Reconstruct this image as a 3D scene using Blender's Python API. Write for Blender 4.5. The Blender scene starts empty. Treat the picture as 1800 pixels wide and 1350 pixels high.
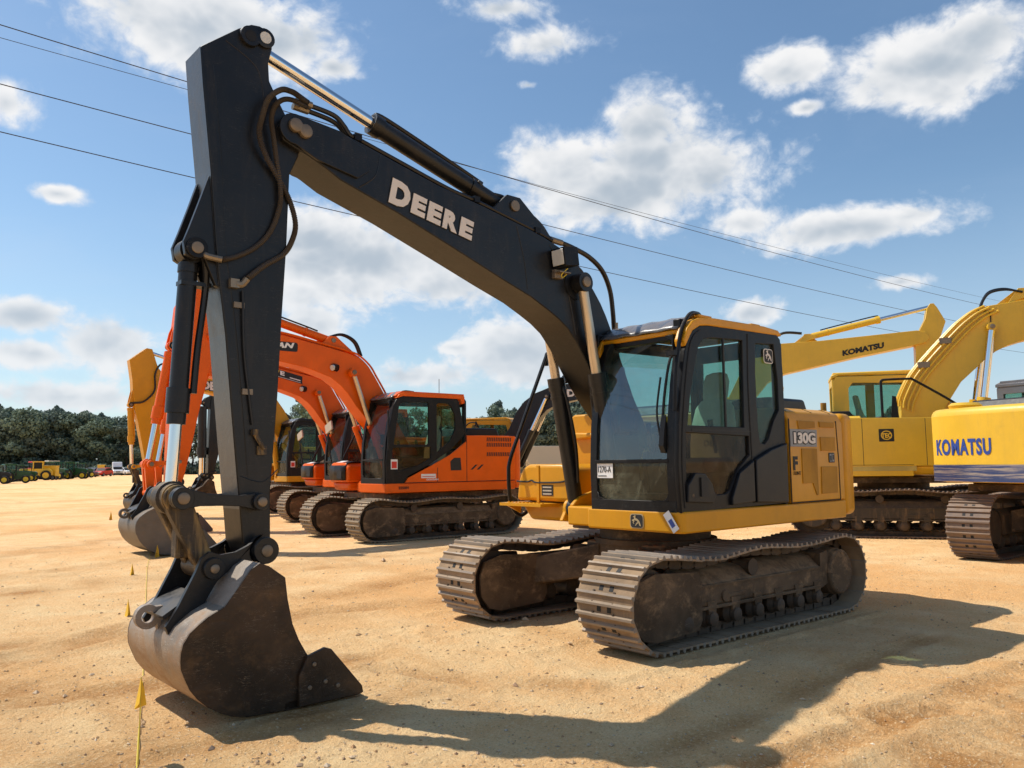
import bpy, bmesh, math, random
import numpy as np
from mathutils import Vector, Matrix, noise
random.seed(7); rng = np.random.default_rng(7)
R = math.radians
SC = bpy.context.scene
COL = SC.collection

# ------------------------------------------------------------------ materials
def newmat(name):
    m = bpy.data.materials.new(name); m.use_nodes = True
    nt = m.node_tree; nt.nodes.clear()
    out = nt.nodes.new('ShaderNodeOutputMaterial')
    return m, nt, out
def N(nt, t, **kw):
    n = nt.nodes.new(t)
    for k, v in kw.items():
        if k in n.inputs.keys(): n.inputs[k].default_value = v
        else: setattr(n, k, v)
    return n
def rgba(c): return (c[0], c[1], c[2], 1)
def mixc(nt, fac, a, b, blend='MIX'):
    n = nt.nodes.new('ShaderNodeMix'); n.data_type = 'RGBA'; n.blend_type = blend
    for i, v in ((0, fac), (6, a), (7, b)):
        if hasattr(v, 'links') or hasattr(v, 'is_linked'): nt.links.new(v, n.inputs[i])
        else: n.inputs[i].default_value = v if i == 0 else rgba(v)
    return n.outputs[2]
def math_(nt, op, a, b=None, c=None, clamp=False):
    n = nt.nodes.new('ShaderNodeMath'); n.operation = op; n.use_clamp = clamp
    for i, v in enumerate((a, b, c)):
        if v is None: continue
        if hasattr(v, 'is_linked'): nt.links.new(v, n.inputs[i])
        else: n.inputs[i].default_value = v
    return n.outputs[0]
def ramp(nt, val, lo, hi):
    n = nt.nodes.new('ShaderNodeMapRange'); n.interpolation_type = 'SMOOTHSTEP'
    nt.links.new(val, n.inputs[0]); n.inputs[1].default_value = lo; n.inputs[2].default_value = hi
    return n.outputs[0]
def noisef(nt, vec, scale, detail=5, rough=.6, dist=0):
    n = nt.nodes.new('ShaderNodeTexNoise'); n.inputs['Scale'].default_value = scale
    n.inputs['Detail'].default_value = detail; n.inputs['Roughness'].default_value = rough
    n.inputs['Distortion'].default_value = dist
    if vec is not None: nt.links.new(vec, n.inputs['Vector'])
    return n.outputs['Fac']
def stretch(nt, vec, s):
    n = nt.nodes.new('ShaderNodeMapping'); n.inputs['Scale'].default_value = s
    nt.links.new(vec, n.inputs['Vector']); return n.outputs['Vector']

def paint(name, col, rough=.42, dirt=.35, dirtcol=(.34, .22, .13), dust=.35, scratch=.3, scratchcol=(.3, .28, .25), metallic=0, bump=.15, coat=0, vary=.25, spec=.5, low=None, streak=True):
    m, nt, out = newmat(name)
    tc = N(nt, 'ShaderNodeTexCoord'); ob = tc.outputs['Object']
    geo = N(nt, 'ShaderNodeNewGeometry')
    big = noisef(nt, ob, 1.7, 6, .62)
    c = mixc(nt, ramp(nt, big, .3, .75), tuple(v*(1-vary) for v in col), tuple(min(1, v*(1+vary*.5)) for v in col))
    # dust lying on upward faces, patchy
    sep = N(nt, 'ShaderNodeSeparateXYZ'); nt.links.new(geo.outputs['Normal'], sep.inputs[0])
    up = ramp(nt, sep.outputs[2], .15, 1.0)
    fine = noisef(nt, ob, 9, 8, .7, .4)
    dm = math_(nt, 'MULTIPLY', up, ramp(nt, fine, .25, .7)); dm = math_(nt, 'MULTIPLY', dm, dust)
    c = mixc(nt, dm, c, dirtcol)
    # grime: streaky vertical and blotchy
    st = noisef(nt, stretch(nt, ob, (7, 7, 1.1)), 1.6, 6, .65, .6) if streak else noisef(nt, stretch(nt, ob, (2.2, 2.2, 3.0)), 2.2, 12, .72, .3)
    gm = math_(nt, 'MULTIPLY', ramp(nt, st, .48, .78), dirt)
    c = mixc(nt, gm, c, dirtcol)
    bl = noisef(nt, ob, 4.3, 9, .72, .8)
    c = mixc(nt, math_(nt, 'MULTIPLY', ramp(nt, bl, .55, .8), dirt*.8), c, tuple(v*.45 for v in dirtcol))
    if low is not None:
        s2 = N(nt, 'ShaderNodeSeparateXYZ'); nt.links.new(ob, s2.inputs[0])
        lm = math_(nt, 'ADD', math_(nt, 'MULTIPLY', s2.outputs[2], -1.0), low)
        lm = math_(nt, 'ADD', lm, math_(nt, 'MULTIPLY', math_(nt, 'SUBTRACT', bl, .5), 1.2))
        c = mixc(nt, math_(nt, 'MULTIPLY', ramp(nt, lm, -.15, .35), .75), c, dirtcol)
    # thin scratches
    sc = noisef(nt, stretch(nt, ob, (3, 3, 26)), 2.2, 3, .5, 1.5)
    sm = math_(nt, 'MULTIPLY', ramp(nt, math_(nt, 'ABSOLUTE', math_(nt, 'SUBTRACT', sc, .5)), .011, .0), ramp(nt, fine, .46, .60))
    c = mixc(nt, math_(nt, 'MULTIPLY', sm, scratch), c, scratchcol)
    b = N(nt, 'ShaderNodeBsdfPrincipled', Metallic=metallic)
    b.inputs['Coat Weight'].default_value = coat; b.inputs['Specular IOR Level'].default_value = spec
    nt.links.new(c, b.inputs['Base Color'])
    rr = math_(nt, 'ADD', math_(nt, 'MULTIPLY', math_(nt, 'ADD', gm, dm), .5), rough)
    rr = math_(nt, 'ADD', rr, math_(nt, 'MULTIPLY', math_(nt, 'SUBTRACT', fine, .5), .25), None, True)
    nt.links.new(rr, b.inputs['Roughness'])
    if bump:
        bp = N(nt, 'ShaderNodeBump', Strength=bump, Distance=.01)
        nt.links.new(bl, bp.inputs['Height']); nt.links.new(bp.outputs[0], b.inputs['Normal'])
    nt.links.new(b.outputs[0], out.inputs[0])
    return m
def plain(name, col, rough=.5, metallic=0, emit=0, vary=.15, scale=20):
    m, nt, out = newmat(name)
    tc = N(nt, 'ShaderNodeTexCoord'); f = noisef(nt, tc.outputs['Object'], scale, 4)
    c = mixc(nt, f, tuple(v*(1-vary) for v in col), tuple(min(1, v*(1+vary)) for v in col))
    b = N(nt, 'ShaderNodeBsdfPrincipled', Metallic=metallic, Roughness=rough)
    nt.links.new(c, b.inputs['Base Color']); nt.links.new(b.outputs[0], out.inputs[0]); return m
def glassm(name, tint, rough=.02, refl=.10, dirt=.06, dirtcol=(.5, .45, .36)):
    m, nt, out = newmat(name)
    tc = N(nt, 'ShaderNodeTexCoord')
    tr = N(nt, 'ShaderNodeBsdfTransparent'); tr.inputs[0].default_value = rgba(tint)
    gl = N(nt, 'ShaderNodeBsdfGlossy', Roughness=rough); gl.inputs[0].default_value = (.9, .95, 1, 1)
    fr = N(nt, 'ShaderNodeLayerWeight'); fr.inputs['Blend'].default_value = .5
    f = math_(nt, 'MULTIPLY_ADD', math_(nt, 'POWER', fr.outputs['Facing'], 4.0), .45, refl*.5+.018, True)
    mx = N(nt, 'ShaderNodeMixShader'); nt.links.new(f, mx.inputs[0]); nt.links.new(tr.outputs[0], mx.inputs[1]); nt.links.new(gl.outputs[0], mx.inputs[2])
    df = N(nt, 'ShaderNodeBsdfDiffuse'); df.inputs[0].default_value = rgba(dirtcol)
    n1 = noisef(nt, tc.outputs['Object'], 3.1, 9, .7, 1.2)
    m2 = N(nt, 'ShaderNodeMixShader')
    nt.links.new(math_(nt, 'ADD', math_(nt, 'MULTIPLY', ramp(nt, n1, .42, .8), dirt*4), dirt*.6), m2.inputs[0])
    nt.links.new(mx.outputs[0], m2.inputs[1]); nt.links.new(df.outputs[0], m2.inputs[2])
    nt.links.new(m2.outputs[0], out.inputs[0]); return m

M = {}
DUST = (.40, .27, .16)
M['boomblack'] = paint('charcoal_boom_paint', (.0115, .0120, .0135), .35, .14, (.10, .08, .062), .50, .25, (.20, .18, .16), bump=.15, vary=.4, coat=.0, spec=.38)
M['black'] = paint('black_frame_paint', (.009, .009, .0105), .36, .12, (.11, .085, .06), .45, .2, spec=.22)
M['plastic'] = paint('black_plastic', (.008, .009, .012), .38, .06, (.10, .08, .06), .3, .1, spec=.3)
M['yellow'] = paint('yellow_paint', (.68, .305, .008), .36, .12, (.26, .15, .06), .10, .25, (.12, .08, .05), coat=.0, vary=.10, spec=.32)
M['grille'] = paint('yellow_grille', (.46, .22, .018), .75, .25, (.16, .10, .05), .2, 0)
M['kyellow'] = paint('lemon_yellow_paint', (.80, .49, .030), .38, .16, (.42, .25, .08), .12, .3, (.3, .2, .1), coat=.1, vary=.08)
M['kyelpale'] = paint('pale_yellow_stripe', (.60, .46, .12), .5, .2)
M['orange'] = paint('orange_paint', (.82, .125, .004), .36, .10, (.42, .14, .04), .10, .12, (.5, .2, .1), coat=.0, vary=.12, spec=.22)
M['steel'] = paint('track_steel', (.085, .062, .045), .6, .85, (.26, .165, .09), .7, .3, (.3, .27, .23), metallic=.1, bump=.6, streak=False, spec=.3)
M['shoe'] = paint('track_shoe_steel', (.29, .23, .175), .48, .6, (.42, .28, .16), .5, .35, (.5, .45, .38), metallic=.12, bump=.6, streak=False)
M['kshoe'] = paint('worn_track_shoe_steel', (.20, .14, .105), .55, .6, (.34, .22, .13), .5, .3, metallic=.2, bump=.4)
M['oshoe'] = paint('sandy_track_shoe_steel', (.26, .20, .135), .6, .6, (.42, .29, .16), .6, .3, metallic=.1, bump=.4)
M['frame'] = paint('muddy_track_frame', (.135, .090, .055), .6, .95, (.42, .27, .15), .95, .35, (.3, .2, .12), bump=.9, vary=.6, spec=.2, streak=False)
M['kframe'] = paint('dusty_track_frame', (.05, .038, .028), .6, .9, (.24, .155, .085), .95, .2, bump=.6)
M['mud'] = paint('caked_sand', (.38, .25, .145), .8, .5, (.40, .27, .15), .4, 0, bump=.9, vary=.5)
M['dark'] = plain('near_black', (.006, .006, .006), .7)
M['bucketm'] = paint('worn_bucket_steel', (.050, .029, .016), .42, .65, (.18, .10, .042), .4, .6, (.34, .26, .18), metallic=.1, bump=.9, vary=.7, spec=.35, streak=False)
M['bucketlit'] = paint('sunlit_scoured_steel', (.29, .245, .20), .42, .8, (.33, .18, .08), .12, .9, (.6, .55, .47), metallic=.1, bump=.7, vary=.45, low=.52, streak=False)  # paler copy of bucket steel, sunlight on the shell put into the colour
M['bucketgrey'] = paint('grey_bucket_steel', (.15, .125, .10), .5, .6, (.26, .16, .085), .3, .5, metallic=.1, bump=.5, streak=False)
M['link'] = paint('rusty_link_steel', (.040, .028, .018), .5, 1.0, (.50, .32, .12), .5, .5, (.4, .3, .2), metallic=.1, bump=.7)
M['armface'] = paint('sky_lit_arm_face', (.062, .068, .076), .34, .3, (.16, .13, .09), .3, .6, (.25, .22, .18), bump=.3)  # sky sheen on the arm's front is put into this paler grey
M['pin'] = paint('tan_pin_cap', (.26, .20, .14), .45, .4, (.12, .09, .06), .2, .3, metallic=.5)
M['chrome'] = plain('chrome_rod', (.75, .75, .76), .09, 1, vary=.02)
M['oldrod'] = plain('dulled_rod', (.62, .50, .36), .32, .7, vary=.12, scale=9)
M['hose'] = plain('rubber_hose', (.009, .009, .010), .42)
M['hosespiral'] = plain('dusty_spiral_guard', (.045, .034, .025), .6)
M['brass'] = plain('hose_fitting', (.26, .21, .15), .4, .6)
M['glass'] = glassm('cab_glass', (.66, .80, .74), refl=-.01, dirt=.018)
M['glassfront'] = glassm('windshield_glass', (.50, .68, .68), refl=.20, dirt=.035)
M['glasslow'] = glassm('lower_windshield_glass', (.30, .36, .30), refl=.03, dirt=.13, dirtcol=(.26, .26, .18))
M['glassdark'] = glassm('smoked_glass', (.50, .36, .24), refl=-.02, dirt=.03)
M['seat'] = paint('grey_seat_cloth', (.60, .60, .55), .9, .1, dust=.1, scratch=0)
M['int'] = plain('cab_interior', (.03, .028, .026), .7)
M['inttan'] = plain('tan_cab_lining', (.17, .13, .09), .8)
M['white'] = plain('white_lettering', (.72, .66, .60), .5, vary=.06)
M['paper'] = plain('white_paper', (.80, .79, .77), .7, vary=.04)
M['ink'] = plain('black_ink', (.012, .012, .012), .6)
M['grey'] = plain('grey_decal', (.24, .25, .26), .45)
M['tan'] = plain('tan_badge', (.42, .32, .17), .5)
M['blue'] = plain('blue_lettering', (.025, .065, .30), .45, vary=.25, scale=14)
M['lamp'] = plain('lens_and_sky_disc', (.62, .62, .58), .15)
M['mirror'] = plain('mirror_glass', (.6, .62, .65), .06, 1)
M['roofcover'] = paint('roof_visor', (.13, .135, .145), .22, .1, coat=.3)
M['flag'] = plain('yellow_flag', (.85, .50, .02), .5)
M['string'] = plain('yellow_string', (.70, .55, .06), .6)
M['red'] = plain('red_paint', (.62, .03, .015), .45)
M['green'] = plain('green_paint', (.015, .075, .018), .4)
M['tyre'] = plain('tyre_rubber', (.014, .014, .014), .8)
M['wheelyel'] = plain('yellow_wheel', (.68, .50, .02), .45)
M['whitepaint'] = plain('white_vehicle_paint', (.75, .76, .78), .3)
M['beige'] = plain('beige_paint', (.48, .42, .33), .6)
M['wire'] = plain('power_cable', (.03, .03, .035), .6)
def chromeblue():
    m, nt, out = newmat('scuffed_blue_strip')
    tc = N(nt, 'ShaderNodeTexCoord')
    f = noisef(nt, stretch(nt, tc.outputs['Object'], (.5, .5, 16)), 2.0, 9, .7, .2)
    c = mixc(nt, ramp(nt, f, .44, .60), (.06, .09, .22), (.46, .40, .36))
    b = N(nt, 'ShaderNodeBsdfPrincipled', Metallic=.55, Roughness=.25); nt.links.new(c, b.inputs['Base Color'])
    nt.links.new(b.outputs[0], out.inputs[0]); return m
M['bluestrip'] = chromeblue()

# ------------------------------------------------------------------ mesh builder
class MB:
    def __init__(s): s.v = []; s.f = []; s.mi = []; s.mats = []; s.cur = 0; s.T = None
    def m(s, k):
        if k not in s.mats: s.mats.append(k)
        s.cur = s.mats.index(k); return s
    def add(s, vs, fs):
        b = len(s.v)
        if s.T is not None: vs = [s.T @ Vector(p) for p in vs]
        s.v.extend([tuple(p) for p in vs])
        for f in fs: s.f.append([b+i for i in f]); s.mi.append(s.cur)
        return s
    def box(s, x0, x1, y0, y1, z0, z1):
        vs = [(x, y, z) for x in (x0, x1) for y in (y0, y1) for z in (z0, z1)]
        return s.add(vs, [(0,1,3,2),(4,6,7,5),(0,4,5,1),(2,3,7,6),(0,2,6,4),(1,5,7,3)])
    def prism(s, pts, a, b, ax='y'):
        n = len(pts)
        def P(p, t):
            if ax == 'y': return (p[0], t, p[1])
            if ax == 'z': return (p[0], p[1], t)
            return (t, p[0], p[1])
        vs = [P(p, a) for p in pts]+[P(p, b) for p in pts]
        return s.add(vs, [list(range(n)), list(range(2*n-1, n-1, -1))]+[(i, (i+1) % n, n+(i+1) % n, n+i) for i in range(n)])
    def ring(s, p0, p1, r0, r1=None, seg=20, caps=True):
        if r1 is None: r1 = r0
        p0 = Vector(p0); p1 = Vector(p1); d = (p1-p0).normalized()
        a = d.orthogonal().normalized(); b = d.cross(a)
        vs = []
        for p, r in ((p0, r0), (p1, r1)):
            for i in range(seg):
                t = 2*math.pi*i/seg; vs.append(p+a*math.cos(t)*r+b*math.sin(t)*r)
        fs = [(i, (i+1) % seg, seg+(i+1) % seg, seg+i) for i in range(seg)]
        if caps: fs += [list(range(seg-1, -1, -1)), list(range(seg, 2*seg))]
        return s.add(vs, fs)
    cyl = ring
    def tube(s, pts, r, seg=8, smooth=True, sub=6):
        pts = [Vector(p) for p in pts]
        if smooth and len(pts) > 2: pts = catmull(pts, sub)
        rr = r if isinstance(r, (list, tuple)) else None
        n = len(pts); vs = []; fs = []
        t0 = (pts[1]-pts[0]).normalized(); a = t0.orthogonal().normalized()
        for i, p in enumerate(pts):
            t = (pts[min(i+1, n-1)]-pts[max(i-1, 0)]).normalized()
            a = (a-t*a.dot(t)).normalized(); b = t.cross(a)
            q = r if rr is None else rr[0]+(rr[1]-rr[0])*((i % 2))
            for k in range(seg):
                w = 2*math.pi*k/seg; vs.append(p+a*math.cos(w)*q+b*math.sin(w)*q)
        for i in range(n-1):
            for k in range(seg):
                fs.append((i*seg+k, i*seg+(k+1) % seg, (i+1)*seg+(k+1) % seg, (i+1)*seg+k))
        fs += [list(range(seg-1, -1, -1)), list(range((n-1)*seg, n*seg))]
        return s.add(vs, fs)
    def lathe(s, prof, c, axis, seg=28):
        c = Vector(c); d = Vector(axis).normalized(); a = d.orthogonal().normalized(); b = d.cross(a)
        n = len(prof); vs = []; fs = []
        for h, r in prof:
            for k in range(seg):
                w = 2*math.pi*k/seg; vs.append(c+d*h+a*math.cos(w)*r+b*math.sin(w)*r)
        for i in range(n-1):
            for k in range(seg): fs.append((i*seg+k, i*seg+(k+1) % seg, (i+1)*seg+(k+1) % seg, (i+1)*seg+k))
        fs += [list(range(seg-1, -1, -1)), list(range((n-1)*seg, n*seg))]
        return s.add(vs, fs)
    def grid(s, rows):
        n = len(rows[0]); vs = [p for r in rows for p in r]
        return s.add(vs, [(i*n+j, i*n+j+1, (i+1)*n+j+1, (i+1)*n+j) for i in range(len(rows)-1) for j in range(n-1)])
    def mesh(s, me, mat4=None):
        vs = [v.co.copy() for v in me.vertices]
        if mat4 is not None: vs = [mat4 @ v for v in vs]
        return s.add(vs, [list(p.vertices) for p in me.polygons])
    def build(s, name, parent=None, X=None, bevel=0, seg=2, angle=32, recalc=True, solid=0):
        me = bpy.data.meshes.new(name)
        vs = s.v if X is None else [tuple(X @ Vector(p)) for p in s.v]
        me.from_pydata(vs, [], s.f)
        for k in s.mats: me.materials.append(M[k])
        me.polygons.foreach_set('material_index', s.mi)
        if recalc:
            bm = bmesh.new(); bm.from_mesh(me); bmesh.ops.recalc_face_normals(bm, faces=bm.faces); bm.to_mesh(me); bm.free()
        me.polygons.foreach_set('use_smooth', [True]*len(me.polygons))
        me.set_sharp_from_angle(angle=R(angle)); me.update()
        o = bpy.data.objects.new(name, me); COL.objects.link(o)
        if parent is not None: o.parent = parent
        if solid:
            d = o.modifiers.new('solid', 'SOLIDIFY'); d.thickness = solid; d.offset = 0
        if bevel:
            d = o.modifiers.new('bevel', 'BEVEL'); d.width = bevel; d.segments = seg; d.limit_method = 'ANGLE'; d.angle_limit = R(35)
        return o
def catmull(pts, sub):
    out = []
    n = len(pts)
    for i in range(n-1):
        p0 = pts[max(i-1, 0)]; p1 = pts[i]; p2 = pts[i+1]; p3 = pts[min(i+2, n-1)]
        for k in range(sub):
            t = k/sub
            out.append(.5*((2*p1)+(p2-p0)*t+(2*p0-5*p1+4*p2-p3)*t*t+(3*p1-p0-3*p2+p3)*t**3))
    out.append(pts[-1]); return out
def smooth2(pts, sub=4):
    return [(v.x, v.y) for v in catmull([Vector((p[0], p[1])) for p in pts], sub)]
def curve_mesh(outer, holes=(), th=.02, bev=0):
    cu = bpy.data.curves.new('plate', 'CURVE'); cu.dimensions = '2D'; cu.fill_mode = 'BOTH'
    for pts in [outer]+list(holes):
        sp = cu.splines.new('POLY'); sp.points.add(len(pts)-1); sp.use_cyclic_u = True
        for i, p in enumerate(pts): sp.points[i].co = (p[0], p[1], 0, 1)
    cu.extrude = th/2; cu.bevel_depth = bev; cu.bevel_resolution = 1; cu.offset = -bev
    o = bpy.data.objects.new('plate', cu); me = bpy.data.meshes.new_from_object(o)
    bpy.data.objects.remove(o); bpy.data.curves.remove(cu); return me
def text_mesh(t, size=1, bold=.02, ext=.003, shear=0, space=1, sx=1):
    cu = bpy.data.curves.new('text', 'FONT'); cu.body = t; cu.size = size; cu.offset = bold*size; cu.extrude = ext/2
    cu.shear = shear; cu.space_character = space; cu.resolution_u = 3
    o = bpy.data.objects.new('text', cu); me = bpy.data.meshes.new_from_object(o)
    bpy.data.objects.remove(o); bpy.data.curves.remove(cu)
    co = np.array([v.co[:] for v in me.vertices]); mn = co.min(0)
    for v in me.vertices: v.co.x = (v.co.x-mn[0])*sx; v.co.y -= mn[1]
    return me, (co.max(0)-mn)[0]*sx, (co.max(0)-mn)[1]
def fit_text(mb, t, p0, right, up, width, height, bold=.02, ext=.003, shear=0, space=1.0):
    """lay text on a surface: p0 lower left corner, right/up unit vectors"""
    me, w, h = text_mesh(t, 1, bold, ext, shear, space)
    r = Vector(right).normalized(); u = Vector(up).normalized(); n = r.cross(u).normalized()
    r = r*(width/w); u = u*(height/h)
    T = Matrix(((r.x, u.x, n.x, p0[0]), (r.y, u.y, n.y, p0[1]), (r.z, u.z, n.z, p0[2]), (0, 0, 0, 1)))
    mb.mesh(me, T); bpy.data.meshes.remove(me)
def XZ(y):   # 2D curve coords (x,z) -> plane y, thickness along y
    return Matrix(((1, 0, 0, 0), (0, 0, -1, y), (0, 1, 0, 0), (0, 0, 0, 1)))
def YZ(x):
    return Matrix(((0, 0, 1, x), (1, 0, 0, 0), (0, 1, 0, 0), (0, 0, 0, 1)))
def arc(cx, cz, r, a0, a1, n=8):
    return [(cx+r*math.cos(R(a0+(a1-a0)*i/n)), cz+r*math.sin(R(a0+(a1-a0)*i/n))) for i in range(n+1)]
def rrect(x0, x1, z0, z1, r, n=4):
    return arc(x1-r, z1-r, r, 0, 90, n)+arc(x0+r, z1-r, r, 90, 180, n)+arc(x0+r, z0+r, r, 180, 270, n)+arc(x1-r, z0+r, r, 270, 360, n)
def empty(name, loc, rz=0, **kw):
    o = bpy.data.objects.new(name, None); COL.objects.link(o); o.location = loc; o.rotation_euler = (0, 0, rz); o.empty_display_size = .3
    tag(o, **kw); return o
def tag(o, label=None, cat=None, group=None, kind=None):
    if label: o['label'] = label
    if cat: o['category'] = cat
    if group: o['group'] = group
    if kind: o['kind'] = kind
    return o

# ------------------------------------------------------------------ excavator
def track_path(a, h, sag=.05, n=240):
    r = h/2; pts = []
    for i in range(60): pts.append((-a+2*a*i/60, 0.))
    for i in range(40): t = -math.pi/2+math.pi*i/40; pts.append((a+r*math.cos(t), r+r*math.sin(t)))
    for i in range(60):
        x = a-2*a*i/60; u = (i/60)
        pts.append((x, h-sag*(math.sin(math.pi*u*2)**2)*(.6+.8*(1-u))-sag*.25*math.sin(math.pi*u)))
    for i in range(40): t = math.pi/2+math.pi*i/40; pts.append((-a+r*math.cos(t), r+r*math.sin(t)))
    return pts
def resample(pts, n):
    P = np.array(pts+[pts[0]]); d = np.linalg.norm(np.diff(P, axis=0), axis=1); s = np.concatenate([[0], np.cumsum(d)])
    L = s[-1]; out = []
    for i in range(n):
        t = (i+.5)/n*L; e = L/n*.5
        f = lambda q: np.array([np.interp(q % L, s, P[:, 0]), np.interp(q % L, s, P[:, 1])])
        p0, p1 = f(t-e), f(t+e); out.append(((p0+p1)/2, (p1-p0)/np.linalg.norm(p1-p0)))
    return out, L
def build_track(root, side, c):
    fm = c.get('framem', 'frame')
    a, h, yo, w = c['ta'], c['th'], c['yo'], c['w']
    y1 = yo*side; y0 = (yo-w)*side; ym = (y0+y1)/2
    gh = .026
    pts = track_path(a, h-2*gh, c.get('sag', .05)); nsh = round((4*a+math.pi*h)/c.get('pitch', .171))
    sh, L = resample(pts, nsh); p = L/nsh
    mb = MB()
    for i, (q, t) in enumerate(sh):
        nrm = np.array([t[1], -t[0]])
        wob = random.uniform(-.003, .003)
        def X(u, v): return (q[0]+t[0]*u+nrm[0]*(v+wob), q[1]+t[1]*u+nrm[1]*(v+wob)+gh)
        prof = [(-.47*p, -.014), (-.47*p, .0), (.0, .0015), (.54*p, -.003), (.54*p, -.017)]
        mb.m('mud' if c.get('fine') else c.get('shoem', 'shoe')).prism([X(*k) for k in prof], y0, y1)
        mb.m(c.get('shoem', 'shoe'))
        mb.prism([X(*k) for k in [(-.49*p, -.015), (-.49*p, .004), (-.45*p, gh-.003), (-.34*p, gh-.003), (-.28*p, .0), (-.28*p, -.013)]], y0-.0008, y1+.0008)
        mb.prism([X(*k) for k in [(.03*p, -.013), (.04*p, .001), (.09*p, gh), (.20*p, gh), (.27*p, .001), (.28*p, -.014)]], y0-.0008, y1+.0008)
        # link pair and bolts
        lk = [(-.55*p, -.02), (.5*p, -.02), (.55*p, -.05), (.42*p, -.09), (.1*p, -.1), (-.45*p, -.095), (-.6*p, -.06)]
        for dy in (-.085, .055):
            mb.m('steel').prism([X(*k) for k in lk], ym+dy, ym+dy+.035)
        mb.m('dark')  # near-black raised pads mark the slots in the shoe
        for dy in (-.075, .035):
            mb.prism([X(*k) for k in [(.024, .0035), (-.035, .0035), (-.035, -.002), (.024, -.002)]], ym+dy, ym+dy+.042)
        if c.get('fine'):
            mb.m('steel')
            for dy in (-.12, .10):
                for du in (-.045, .035):
                    z = X(du, .0); z2 = X(du, .012)
                    mb.cyl((z[0], ym+dy, z[1]), (z2[0], ym+dy, z2[1]), .011, seg=6)
    tr = mb.build('track', root, angle=30)
    # idler
    zc = h/2
    b = MB().m('steel'); r = h/2-.10
    b.lathe([(-.13, r*.3), (-.13, r*.92), (-.05, r*.92), (-.045, r), (.045, r), (.05, r*.92), (.13, r*.92), (.13, r*.3)], (a, ym, zc), (0, 1, 0), 32)
    b.build('idler', tr)
    b = MB().m('steel')
    b.lathe([(-.04, .1), (-.04, r*1.0), (.04, r*1.0), (.04, .1)], (-a, ym, zc), (0, 1, 0), 32)
    nt_ = 21
    for k in range(nt_):
        t = 2*math.pi*k/nt_; b.T = Matrix.Translation((-a, ym, zc)) @ Matrix.Rotation(t, 4, 'Y')
        b.prism([(-.04, r-.01), (-.015, r+.05), (.015, r+.05), (.04, r-.01)], -.035, .035)
    b.T = None; b.build('sprocket', tr)
    b = MB().m(fm)
    hub = r*.80
    for sgn in (side,):
        b.lathe([(0, hub), (.14, hub), (.15, hub*.97), (.19, hub*.95), (.205, hub*.88), (.205, hub*.2)], (-a, ym+.02*sgn, zc), (0, sgn, 0), 30)
        for k in range(12):
            t = 2*math.pi*k/12; b.cyl((-a+math.cos(t)*hub*.8, ym+.215*sgn, zc+math.sin(t)*hub*.8), (-a+math.cos(t)*hub*.8, ym+.23*sgn, zc+math.sin(t)*hub*.8), .013, seg=6)
        b.lathe([(0, hub*.8), (.2, hub*.8), (.2, .05)], (-a, ym-.02*sgn, zc), (0, -sgn, 0), 24)
    b.build('travel_motor', tr, bevel=.006)
    nr = c.get('rollers', 7)
    for i in range(nr):
        x = -a+.42+(2*a-.84)*i/(nr-1)
        b = MB().m('steel'); rr = .085*h/.79
        b.lathe([(-.17, .04), (-.16, rr*.8), (-.12, rr*1.1), (-.10, rr), (.10, rr), (.12, rr*1.1), (.16, rr*.8), (.17, .04)], (x, ym, .115*h/.79+rr*.95), (0, 1, 0), 18)
        b.lathe([(0, rr*.72), (.05, rr*.72), (.06, rr*.5), (.06, rr*.1)], (x, ym+.165*side, .105*h/.79+rr*.95), (0, side, 0), 16)
        b.m(fm).prism([(x-.07, .34*h/.79), (x-.045, .115*h/.79+rr*1.2), (x+.045, .115*h/.79+rr*1.2), (x+.07, .34*h/.79)], *sorted((ym+.17*side, ym+.20*side)))
        b.build('roller', tr)
    for x in ((-.25*a, .45*a) if a > 1.6 else (.02,)):
        b = MB().m('steel').lathe([(-.03, .03), (-.03, .06), (.14, .06), (.16, .075), (.17, .075), (.17, .02)], (x, ym, h-.225), (0, side, 0), 18)
        b.m(fm).prism([(x-.06, h*.5), (x+.06, h*.5), (x+.03, h-.2), (x-.03, h-.2)], ym-.06, ym+.0)
        b.build('carrier_roller', tr)
    # track frame: long box with a sloping shed-roof top and the big idler guard
    b = MB().m(fm)
    s = h/.79; yi = ym-.2*side; ye = ym+.17*side
    sec = [(yi, .285*s), (ye, .285*s), (ye+.02*side, .31*s), (ye+.02*side, .46*s), (ym+.07*side, .57*s), (ym-.08*side, .60*s), (yi, .52*s)]
    b.prism(sec, -a+.34*s, a-.52*s, 'x')
    b.box(-a+.34*s, a-.50*s, min(ye, ye+.035*side), max(ye, ye+.035*side), .27*s, .295*s)
    b.box(-a+.36*s, a-.50*s, min(ye, ye+.03*side), max(ye, ye+.03*side), .455*s, .475*s)
    g = [(a-.60*s, .20*s), (a-.55*s, .12*s), (a+.0*s, .095*s), (a+.15*s, .13*s), (a+.245*s, .25*s), (a+.26*s, .44*s), (a+.20*s, .575*s), (a-.0*s, .63*s), (a-.56*s, .60*s), (a-.60*s, .50*s)]
    b.prism(g, ye-.01*side, ye+.045*side)
    b.prism([(x-.03, z) for x, z in g], yi, yi-.03*side)
    b.m('dark').prism(rrect(-.15, .12, .50*s, .545*s, .02), ye-.14*side, ye-.135*side)
    b.m(fm).lathe([(0, .05), (.02, .05), (.02, .03)], (a-.95*s, ye+.018*side, .36*s), (0, side, 0), 14)
    b.box(a-1.25*s, a-1.0*s, min(ye+.018*side, ye+.03*side), max(ye+.018*side, ye+.03*side), .345*s, .375*s)
    # rear bracket over the sprocket
    b.prism([(-a+.34*s, .26*s), (-a+.34*s, .6*s), (-a+.2*s, .62*s), (-a+.17*s, .5*s), (-a+.2*s, .3*s)], ym-.1*side, ye+.02*side)
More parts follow.
